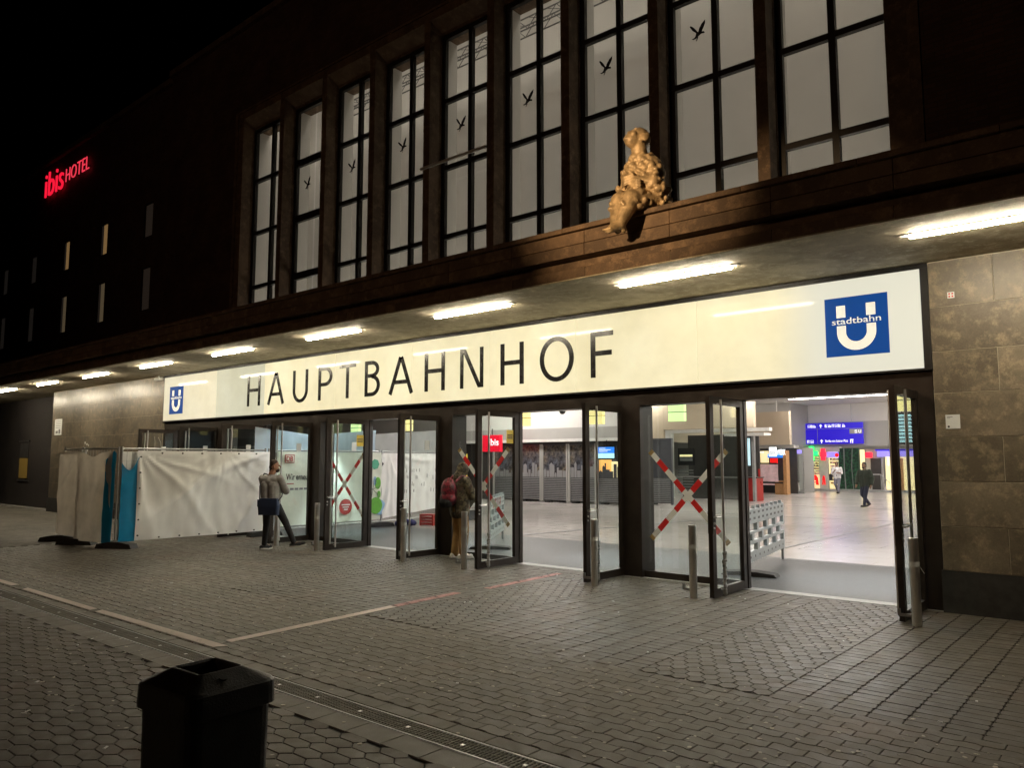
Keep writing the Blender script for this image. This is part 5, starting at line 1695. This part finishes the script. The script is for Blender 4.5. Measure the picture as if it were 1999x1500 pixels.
# ------------------------------------------------------------------ litter bin in the foreground
bn = thing('litter_bin', 'black square litter bin with a sloping lid in the foreground', 'litter bin', (-.44, -8.85, 0), rad(3))
def ringbox(mb, w0, d0, z0, w1, d1, z1, r0=.05, r1=.05, close0=False, close1=False, n=4):
    def ring(w, d, z, r):
        out = []
        for cx, cy, a in ((w, d, 0), (-w, d, 90), (-w, -d, 180), (w, -d, 270)):
            sx, sy = (1 if cx > 0 else -1), (1 if cy > 0 else -1)
            for k in range(n + 1):
                t = rad(a + 90 * k / n)
                out.append((cx - sx * r + r * cos(t), cy - sy * r + r * sin(t), z))
        return out
    A, Bq = ring(w0, d0, z0, r0), ring(w1, d1, z1, r1)
    m = len(A)
    fs = [(i, (i + 1) % m, m + (i + 1) % m, m + i) for i in range(m)]
    if close0: fs.append(tuple(reversed(range(m))))
    if close1: fs.append(tuple(range(m, 2 * m)))
    mb._add(A + Bq, fs)
mb = MB(); mb.use(M['bin'])
ringbox(mb, .155, .155, .0, .168, .163, .90, close0=True)
mb.build('body', bn)
mb = MB(); mb.use(M['bin'])
ringbox(mb, .17, .165, .895, .182, .177, .90); ringbox(mb, .182, .177, .90, .180, .175, .975); ringbox(mb, .180, .175, .975, .172, .167, .984)
ringbox(mb, .172, .167, .984, .094, .086, 1.024, .05, .012); ringbox(mb, .094, .086, 1.024, .088, .080, 1.026, .012, .012); ringbox(mb, .088, .080, 1.026, .082, .074, 1.018, .012, .012); ringbox(mb, .082, .074, 1.018, .080, .072, .80, .012, .012)
mb.build('lid', bn)
mb = MB(); mb.use(M['black_metal']).tube((.125, -.02, 1.004), (.127, -.02, 1.010), .014, seg=14); mb.build('lock', bn)

# ------------------------------------------------------------------ seated sculpture on the parapet
random.seed(11)
sx, sy = -2.70, -2.0
st = MB()
hip = Vector((sx + .08, sy + .02, 5.00))
chest = Vector((sx + .03, sy - .01, 5.40))
neck = Vector((sx + .02, sy - .05, 5.62)); head = Vector((sx + .01, sy - .09, 5.80))
P_ = lambda a, b, r0, r1: st.cap(a, b, r0, r1, 14)
P_(hip + Vector((-.09, 0, 0)), chest + Vector((-.06, 0, 0)), .15, .145); P_(hip + Vector((.09, 0, 0)), chest + Vector((.07, .02, 0)), .16, .15)
P_(chest + Vector((-.10, 0, .06)), chest + Vector((.11, .02, .06)), .105, .105)
P_(chest + Vector((0, 0, .08)), neck, .13, .10); P_(neck, head - Vector((0, 0, .02)), .10, .105)
hr_ = Matrix.Rotation(rad(-26), 3, 'Z') @ Matrix.Rotation(rad(-34), 3, 'X')
k_ = 1.30
H_v = lambda x, y, z: head + hr_ @ (Vector((x, y, z)) * k_)
El = lambda c, r, sg=14, rg=10: st.ell(c, tuple(q * k_ for q in r), sg, rg, hr_)
El(H_v(0, .02, .03), (.088, .112, .105), 20, 14)
El(H_v(0, -.035, -.05), (.072, .085, .075)); El(H_v(0, -.094, -.085), (.036, .026, .024), 10, 8)
for s_i in (-1, 1): El(H_v(s_i * .045, -.065, -.02), (.034, .04, .034), 10, 8)
st.cap(H_v(0, -.085, .035), H_v(0, -.108, -.010), .011 * k_, .015 * k_, 8)
El(H_v(0, -.106, -.047), (.034, .013, .009), 10, 6); El(H_v(0, -.104, -.065), (.030, .014, .010), 10, 6)
for s_i in (-1, 1):
    El(H_v(s_i * .034, -.080, .022), (.018, .012, .010), 8, 6)
    El(H_v(s_i * .034, -.080, .046), (.032, .014, .012), 8, 6)
    El(H_v(s_i * .092, .015, .0), (.022, .03, .05), 10, 8); El(H_v(s_i * .112, .035, .012), (.012, .036, .055), 10, 8)
# arms folded over the lap
for s_i in (-1, 1):
    sh = chest + Vector((s_i * .16, .0, .06)); el = Vector((sx + .05 + s_i * .20, sy - .12, 5.17)); ha = Vector((sx + .03 + s_i * .02, sy - .25, 5.20 + .03 * s_i))
    P_(sh, el, .095, .075); P_(el, ha, .062, .042)
    for k in range(4):
        b = ha + Vector((-s_i * .02, -.030, .045 - .034 * k))
        m_ = b + Vector((-s_i * .085, -.02, -.015)); st.cap(b, m_, .0165, .0145, 8); st.cap(m_, m_ + Vector((-s_i * .05, .02, -.02)), .0145, .011, 8)
    st.cap(ha + Vector((0, -.02, .05)), ha + Vector((-s_i * .05, -.03, .10)), .018, .013, 8)
# legs close together, sloping down over the edge to the crossed feet
for s_i in (-1, 1):
    kn = Vector((sx - .02 + s_i * .075, sy - .34, 4.94)); an = Vector((sx - .05 + s_i * .04, sy - .48, 4.60)); to = an + Vector((-.05 - .03 * s_i, -.10, -.07))
    P_(hip + Vector((s_i * .09, -.04, -.02)), kn, .14, .125); P_(kn, kn.lerp(an, .5), .122, .095); P_(kn.lerp(an, .5), an, .095, .062); P_(an, to, .058, .042)
    st.cap(an, an + Vector((.01, .05, -.05)), .055, .042, 10)
    for k in range(5):
        b = to + Vector(((k - 2) * .022, 0, -.005)); st.cap(b, b + Vector((-.014, -.045, .012)), .016 - .001 * k, .013, 6)
# bulbous growths over torso, arms, back and thighs
def bump_at(c, r):
    d = Vector((random.uniform(-1, 1), random.uniform(-1, 1), random.uniform(-1, 1))).normalized()
    st.ell(c, (r * random.uniform(.8, 1.15), r * random.uniform(.8, 1.15), r * random.uniform(1.0, 1.5)), 10, 7, d.to_track_quat('Z', 'X').to_matrix())
for k in range(180):
    t = (k + .5) / 180; a = k * 2.39996
    z = 4.93 + t * .66
    wid = .235 if t < .75 else .235 - .45 * (t - .75)
    bump_at(Vector((sx + .06 - .03 * t + wid * cos(a), sy + .0 + (.18 if t < .8 else .13) * sin(a), z)), random.uniform(.030, .054))
for s_i in (-1, 1):
    for k in range(22):
        sh = chest + Vector((s_i * .17, .0, .05)); el = Vector((sx + .05 + s_i * .21, sy - .12, 5.15))
        bump_at(sh.lerp(el, random.random()) + Vector((s_i * random.uniform(0, .07), random.uniform(-.10, .09), random.uniform(-.03, .03))), random.uniform(.028, .046))
    for k in range(20):
        kn = Vector((sx - .02 + s_i * .075, sy - .34, 4.94)); h2 = hip + Vector((s_i * .09, -.04, -.02))
        a = random.uniform(0, 2 * pi)
        bump_at(h2.lerp(kn, random.random()) + Vector((.125 * cos(a), 0, .125 * sin(a))), random.uniform(.028, .048))
    for k in range(8):
        kn = Vector((sx - .02 + s_i * .075, sy - .35, 4.94)); an = Vector((sx - .05 + s_i * .04, sy - .48, 4.60)); a = random.uniform(0, 2 * pi)
        bump_at(kn.lerp(an, random.uniform(.0, .35)) + Vector((.10 * cos(a), .10 * sin(a), 0)), random.uniform(.028, .042))
for k in range(22):
    bump_at(Vector((sx + .18 + random.uniform(0, .20), sy + random.uniform(-.16, .12), 4.90 + random.uniform(0, .20))), random.uniform(.03, .05))
for o_ in range(len(st.v)):
    v = st.v[o_]; st.v[o_] = (v[0] - sx, v[1] - sy, v[2] - 4.84)
st.mats = [M['gold']]; st.mi = [0] * len(st.f)
so = remesh(st, 'sculpture', M['gold'], None, .0105, 2)
so.location = (sx, sy, 4.845)
tag(so, 'golden seated figure with knobbly body looking up from the canopy edge', 'sculpture')

# ------------------------------------------------------------------ people
SK = plain('skin', (.36, .19, .12), .55, var=.1, scale=20)
SK2 = plain('darker_skin', (.20, .11, .07), .55, var=.1, scale=20)
def V(*a): return Vector(a)
def person(loc, rz, label, J, skin, clothes, hair, group=None, head_yaw=0.0, beard=None, voxel=.009):
    t = thing('person', label, 'person', loc, rz, group)
    b = MB(); b.use(skin)
    hd = J['head']; R = Matrix.Rotation(head_yaw, 3, 'Z')
    b.ell(hd + R @ V(0, -.005, .02), (.076, .094, .108), 16, 12)
    b.ell(hd + R @ V(0, .025, -.055), (.056, .062, .06), 14, 10)
    b.cap(hd + R @ V(0, .088, .02), hd + R @ V(0, .108, -.018), .011, .015, 8)
    b.ell(hd + R @ V(0, .085, -.06), (.026, .012, .009), 8, 6)
    b.ell(hd + R @ V(0, .07, -.095), (.026, .024, .018), 8, 6)
    for s in (-1, 1):
        b.ell(hd + R @ V(s * .078, -.008, -.005), (.012, .024, .034), 8, 6)
        b.ell(hd + R @ V(s * .03, .083, .025), (.016, .010, .009), 8, 6)
    b.cap(J['neck'], hd - V(0, 0, .05), .062, .055)
    ch, hp_ = J['chest'], J['hip']
    b.cap(hp_ + V(-.075, 0, 0), ch + V(-.085, 0, 0), .10, .10); b.cap(hp_ + V(.075, 0, 0), ch + V(.085, 0, 0), .10, .10)
    b.cap(ch + V(-.13, 0, .10), ch + V(.13, 0, .10), .07, .07); b.cap(ch + V(0, 0, .08), J['neck'], .08, .06)
    for k in ('l', 'r'):
        s = -1 if k == 'l' else 1
        sh, el, ha = J['sh_' + k], J['el_' + k], J['ha_' + k]
        b.cap(sh, el, .050, .040); b.cap(el, ha, .038, .028)
        d = (ha - el).normalized()
        pe = ha + d * .075
        b.cap(ha, pe, .030, .034, 10)
        side = d.cross(V(0, 0, 1)); side = V(1, 0, 0) if side.length < .1 else side.normalized()
        for i, ln in enumerate((.058, .072, .078, .070)):
            q = pe + side * ((i - 1.5) * .019)
            m_ = q + d * ln * .55; b.cap(q, m_, .0095, .009, 6); b.cap(m_, m_ + d * ln * .4 - V(0, 0, .015), .009, .008, 6)
        b.cap(ha + d * .02 - side * .03, ha + d * .075 - side * .052, .012, .010, 6)
        kn, an, toe = J['kn_' + k], J['an_' + k], J['toe_' + k]
        h2 = hp_ + V(s * .09, 0, -.02)
        b.cap(h2, kn, .080, .056); b.cap(kn, an, .052, .036); b.cap(an, toe, .038, .03)
    remesh(b, 'body', skin, t, voxel, 3)
    for nm, mat, caps, vx in clothes:
        c = MB(); c.use(mat)
        for cp in caps:
            if len(cp) == 4: c.cap(cp[0], cp[1], cp[2], cp[3], 12)
            elif len(cp) == 2: c.ell(cp[0], cp[1], 14, 10)
            else: c.box(*cp)
        remesh(c, nm, mat, t, vx, 4)
    if hair is not None:
        c = MB(); c.use(hair)
        c.ell(hd + R @ V(0, -.022, .045), (.083, .092, .098), 16, 12); c.ell(hd + R @ V(0, -.045, -.01), (.076, .065, .075), 12, 8)
        remesh(c, 'hair', hair, t, .010, 3)
    if beard is not None:
        c = MB(); c.use(beard); c.ell(hd + R @ V(0, .038, -.075), (.056, .058, .048), 12, 8); remesh(c, 'beard', beard, t, .010, 2)
    return t
def shirt_caps(J, g=.022, long=True, low=-.06, belly=0):
    ch, hp_ = J['chest'], J['hip']
    c = [(hp_ + V(-.075, belly, low), ch + V(-.085, 0, 0), .10 + g, .10 + g), (hp_ + V(.075, belly, low), ch + V(.085, 0, 0), .10 + g, .10 + g),
         (ch + V(-.13, 0, .10), ch + V(.13, 0, .10), .07 + g, .07 + g), (ch + V(0, 0, .08), J['neck'] - V(0, 0, .03), .09 + g, .066)]
    for k in ('l', 'r'):
        c.append((J['sh_' + k], J['el_' + k], .052 + g, .043 + g))
        c.append((J['el_' + k], J['el_' + k].lerp(J['ha_' + k], .85 if long else .15), .042 + g, .032 + g))
    return c
def trouser_caps(J, g=.016, leg=.9, wide=0.0):
    c = [(J['hip'] + V(-.08, 0, .06), J['hip'] + V(.08, 0, .06), .095 + g, .095 + g), (J['hip'] + V(-.07, -.02, -.04), J['hip'] + V(.07, -.02, -.04), .098 + g, .098 + g)]
    for k, s in (('l', -1), ('r', 1)):
        h2 = J['hip'] + V(s * .09, 0, -.02)
        c.append((h2, J['kn_' + k], .085 + g, .060 + g + wide)); c.append((J['kn_' + k], J['kn_' + k].lerp(J['an_' + k], leg), .057 + g + wide, .042 + g + wide))
    return c
def shoe(t, J, k, mat, sole):
    an, toe = J['an_' + k], J['toe_' + k]
    d = toe - an; d.z = 0; d.normalize(); pitch = (toe.z - an.z)
    h = an - d * .06
    c = MB(); c.use(mat); c.cap(h + V(0, 0, -.025), toe + V(0, 0, -.0), .045, .036, 12); c.cap(an + V(0, 0, -.01), an.lerp(toe, .5) + V(0, 0, -.005), .045, .04, 12)
    remesh(c, 'shoe', mat, t, .010, 2)
    c = MB(); c.use(sole)
    s = V(-d.y, d.x, 0)
    def q(p, w, z0, z1): return [p - s * w + V(0, 0, z0), p + s * w + V(0, 0, z0), p + s * w + V(0, 0, z1), p - s * w + V(0, 0, z1)]
    pts = [(h - d * .045, .030), (h, .042), (an.lerp(toe, .55), .046), (toe + d * .02, .038), (toe + d * .045, .02)]
    vs = []
    for p, w in pts:
        zz = p.z if p not in () else p.z
        base = p + V(0, 0, -.062 if p is not pts[3][0] and p is not pts[4][0] else -.038)
        vs += q(base, w, 0, .026)
    n = len(pts); fs = [(0, 1, 2, 3), tuple(4 * (n - 1) + i for i in (3, 2, 1, 0))]
    for i in range(n - 1):
        for j in range(4): fs.append((4 * i + j, 4 * i + (j + 1) % 4, 4 * i + 4 + (j + 1) % 4, 4 * i + 4 + j))
    c._add(vs, fs); c.build('sole', t)

C_grey = plain('grey_shirt_cotton', (.34, .33, .32), .85, var=.15, scale=14, bmp=.3)
C_black = plain('black_trouser_cotton', (.012, .012, .014), .8, var=.2)
C_navy = plain('navy_bag_nylon', (.018, .035, .085), .6, var=.15)
C_tan = plain('tan_trouser_cotton', (.30, .175, .06), .85, var=.2, scale=8, bmp=.3)
C_sole = plain('white_rubber_sole', (.70, .68, .64), .6)
C_hair = plain('short_brown_hair', (.035, .018, .010), .7, var=.3, scale=40)
C_hair2 = plain('black_hair', (.010, .009, .008), .6, var=.3, scale=40)
def camo():
    m, nt, b = new_mat('camouflage_jacket')
    v = coords(nt)
    c = mixc(nt, noise_fac(nt, v, 14, 3, .47, .53), (.030, .024, .014), (.12, .10, .06))
    c = mixc(nt, noise_fac(nt, v, 9, 2, .56, .6), c, (.055, .03, .018))
    nt.links.new(c, b.inputs['Base Color']); b.inputs['Roughness'].default_value = .75
    return m
C_camo = camo()
def packm():
    m, nt, b = new_mat('red_patterned_nylon')
    v = coords(nt)
    c = mixc(nt, noise_fac(nt, v, 16, 3, .48, .56), (.20, .014, .03), (.05, .008, .012))
    c = mixc(nt, noise_fac(nt, v, 30, 2, .62, .68), c, (.35, .09, .10))
    nt.links.new(c, b.inputs['Base Color']); b.inputs['Roughness'].default_value = .45
    return m
C_pack = packm()

# standing man, arms crossed, back towards the square, one leg set out to the right
J = dict(head=V(.05, .03, 1.64), neck=V(.01, -.02, 1.49), chest=V(-.01, -.02, 1.27), hip=V(0, 0, .95),
         sh_l=V(-.195, -.02, 1.40), el_l=V(-.225, .12, 1.16), ha_l=V(.06, .24, 1.20), sh_r=V(.195, -.02, 1.40), el_r=V(.27, .10, 1.15), ha_r=V(.03, .27, 1.17),
         kn_l=V(-.10, .02, .51), an_l=V(-.10, -.04, .085), toe_l=V(-.06, .12, .055), kn_r=V(.27, .12, .53), an_r=V(.47, .14, .12), toe_r=V(.64, .20, .13))
MP, MR = (-11.44, -1.60, 0), rad(24)
man = person(MP, MR, 'bearded man in grey shirt with crossed arms and navy shoulder bag beside the white tarpaulin', J, SK,
             [('shirt', C_grey, shirt_caps(J, .028, True, -.10) + [(V(-.10, -.03, .86), V(.10, -.03, .86), .105, .105)], .011), ('trousers', C_black, trouser_caps(J, .010, .92), .011)], C_hair, None, rad(-62), C_hair)
for k in 'lr': shoe(man, J, k, C_black, C_sole)
# his shoulder bag
sb_ = thing('shoulder_bag', 'navy shoulder bag hanging behind the standing man in grey', 'bag', MP, MR)
mb = MB(); mb.use(C_navy); ringbox(mb, .20, .06, .70, .215, .07, .88, .04, .04, True, False); ringbox(mb, .215, .07, .88, .19, .05, 1.02, .04, .04, False, True)
b_ = mb.build('body', sb_, loc=(.10, -.22, 0)); b_.rotation_euler = (0, 0, .1)
mb = MB(); mb.use(C_navy).box(-.205, .205, -.078, -.072, .86, 1.0); f_ = mb.build('flap', sb_, loc=(.10, -.22, 0)); f_.rotation_euler = (0, 0, .1)
for pts_ in ([(-.11, -.22, .98), (-.16, -.15, 1.25), (-.16, -.02, 1.50), (-.06, .10, 1.45)], [(.30, -.20, .98), (.24, .0, 1.05), (.16, .16, 1.2), (-.02, .14, 1.42)]):
    mb = MB(); mb.use(C_black).path(pts_, .012, 6); mb.build('strap', sb_)

# person with backpack
J2 = dict(head=V(.02, .06, 1.60), neck=V(0, .0, 1.46), chest=V(0, .0, 1.24), hip=V(0, 0, .93),
          sh_l=V(-.195, 0, 1.38), el_l=V(-.23, .10, 1.13), ha_l=V(-.12, .30, 1.20), sh_r=V(.195, 0, 1.38), el_r=V(.23, .10, 1.13), ha_r=V(.10, .30, 1.20),
          kn_l=V(-.10, .03, .50), an_l=V(-.11, -.03, .085), toe_l=V(-.13, .13, .055), kn_r=V(.10, .03, .50), an_r=V(.11, .0, .085), toe_r=V(.14, .16, .055))
bp = person((-7.64, -.16, 0), rad(-12), 'person in hooded camouflage jacket and tan trousers standing at the side glass', J2, SK2,
            [('jacket', C_camo, shirt_caps(J2, .040, True, -.10) + [(J2['head'] + V(0, -.015, .0), (.105, .115, .13)), (J2['neck'] + V(0, -.03, .0), J2['head'] + V(0, -.05, -.05), .10, .09)], .012),
             ('trousers', C_tan, trouser_caps(J2, .020, .97, .012), .011)], None)
for k in 'lr': shoe(bp, J2, k, C_sole, C_sole)
bpk = thing('backpack', 'red patterned backpack on the back of the person in camouflage', 'backpack', (-7.64, -.16, 0), rad(-12))
mb = MB(); mb.use(C_pack); mb.ell((0, -.24, 1.22), (.17, .13, .23), 16, 12); mb.ell((0, -.25, 1.08), (.18, .14, .15), 16, 10); remesh(mb, 'main_bag', C_pack, bpk, .012, 4)
mb = MB(); mb.use(C_camo); mb.ell((0, -.30, 1.02), (.16, .11, .11), 14, 10); remesh(mb, 'front_pocket', C_black, bpk, .012, 4)
mb = MB(); mb.use(C_pack)
for s in (-1, 1): mb.path([(s * .11, -.17, 1.38), (s * .13, -.06, 1.475), (s * .14, .08, 1.45), (s * .15, .13, 1.25)], .024, 8)
mb.build('strap', bpk)

# walkers in the hall
J3 = dict(head=V(0, .02, 1.58), neck=V(0, 0, 1.44), chest=V(0, 0, 1.22), hip=V(0, 0, .92),
          sh_l=V(-.2, 0, 1.36), el_l=V(-.27, -.08, 1.10), ha_l=V(-.26, .0, .86), sh_r=V(.2, 0, 1.36), el_r=V(.27, .06, 1.10), ha_r=V(.25, .16, .88),
          kn_l=V(-.09, .12, .50), an_l=V(-.08, .20, .09), toe_l=V(-.08, .36, .075), kn_r=V(.09, .06, .49), an_r=V(.05, -.24, .16), toe_r=V(.05, -.10, .06))
C_green = plain('dark_green_pullover', (.020, .028, .018), .85, var=.2)
C_jean = plain('dark_blue_jeans', (.014, .017, .035), .85, var=.2)
w1 = person((-6.73, 20.9, 0), rad(160), 'man in dark pullover and jeans walking through the hall', J3, SK2,
            [('pullover', C_green, shirt_caps(J3, .035, True, -.08), .013), ('trousers', C_jean, trouser_caps(J3, .018, .95), .013)], C_hair2, None, 0, C_hair2, .011)
for k in 'lr': shoe(w1, J3, k, C_black, C_black)
J4 = dict(J3); J4['el_r'] = V(.22, .10, 1.08); J4['ha_r'] = V(.06, .28, 1.22); J4['el_l'] = V(-.24, .0, 1.10); J4['ha_l'] = V(-.10, .22, 1.12)
C_pale = plain('pale_tee_cotton', (.60, .58, .60), .85); C_greyj = plain('grey_jeans', (.14, .14, .17), .85)
w2 = person((-11.6, 33.0, 0), rad(185), 'person in pale top and grey trousers holding a phone by the pharmacy', J4, SK2,
            [('top', C_pale, shirt_caps(J4, .025, False, -.06), .014), ('trousers', C_greyj, trouser_caps(J4, .018, .95), .014)], C_hair2, None, 0, None, .012)
for k in 'lr': shoe(w2, J4, k, C_black, C_black)
hb = thing('handbag', 'dark bag hanging at the side of the person with the pale top', 'bag', (-11.6, 33.0, 0), rad(185))
mb = MB(); mb.use(C_black); ringbox(mb, .06, .15, .70, .07, .16, 1.05, .03, .03, True, True); mb.build('body', hb, loc=(.33, -.05, 0))
mb = MB(); mb.use(C_black).path([(.33, .06, 1.05), (.22, .04, 1.40), (.33, -.12, 1.05)], .012, 6); mb.build('strap', hb)
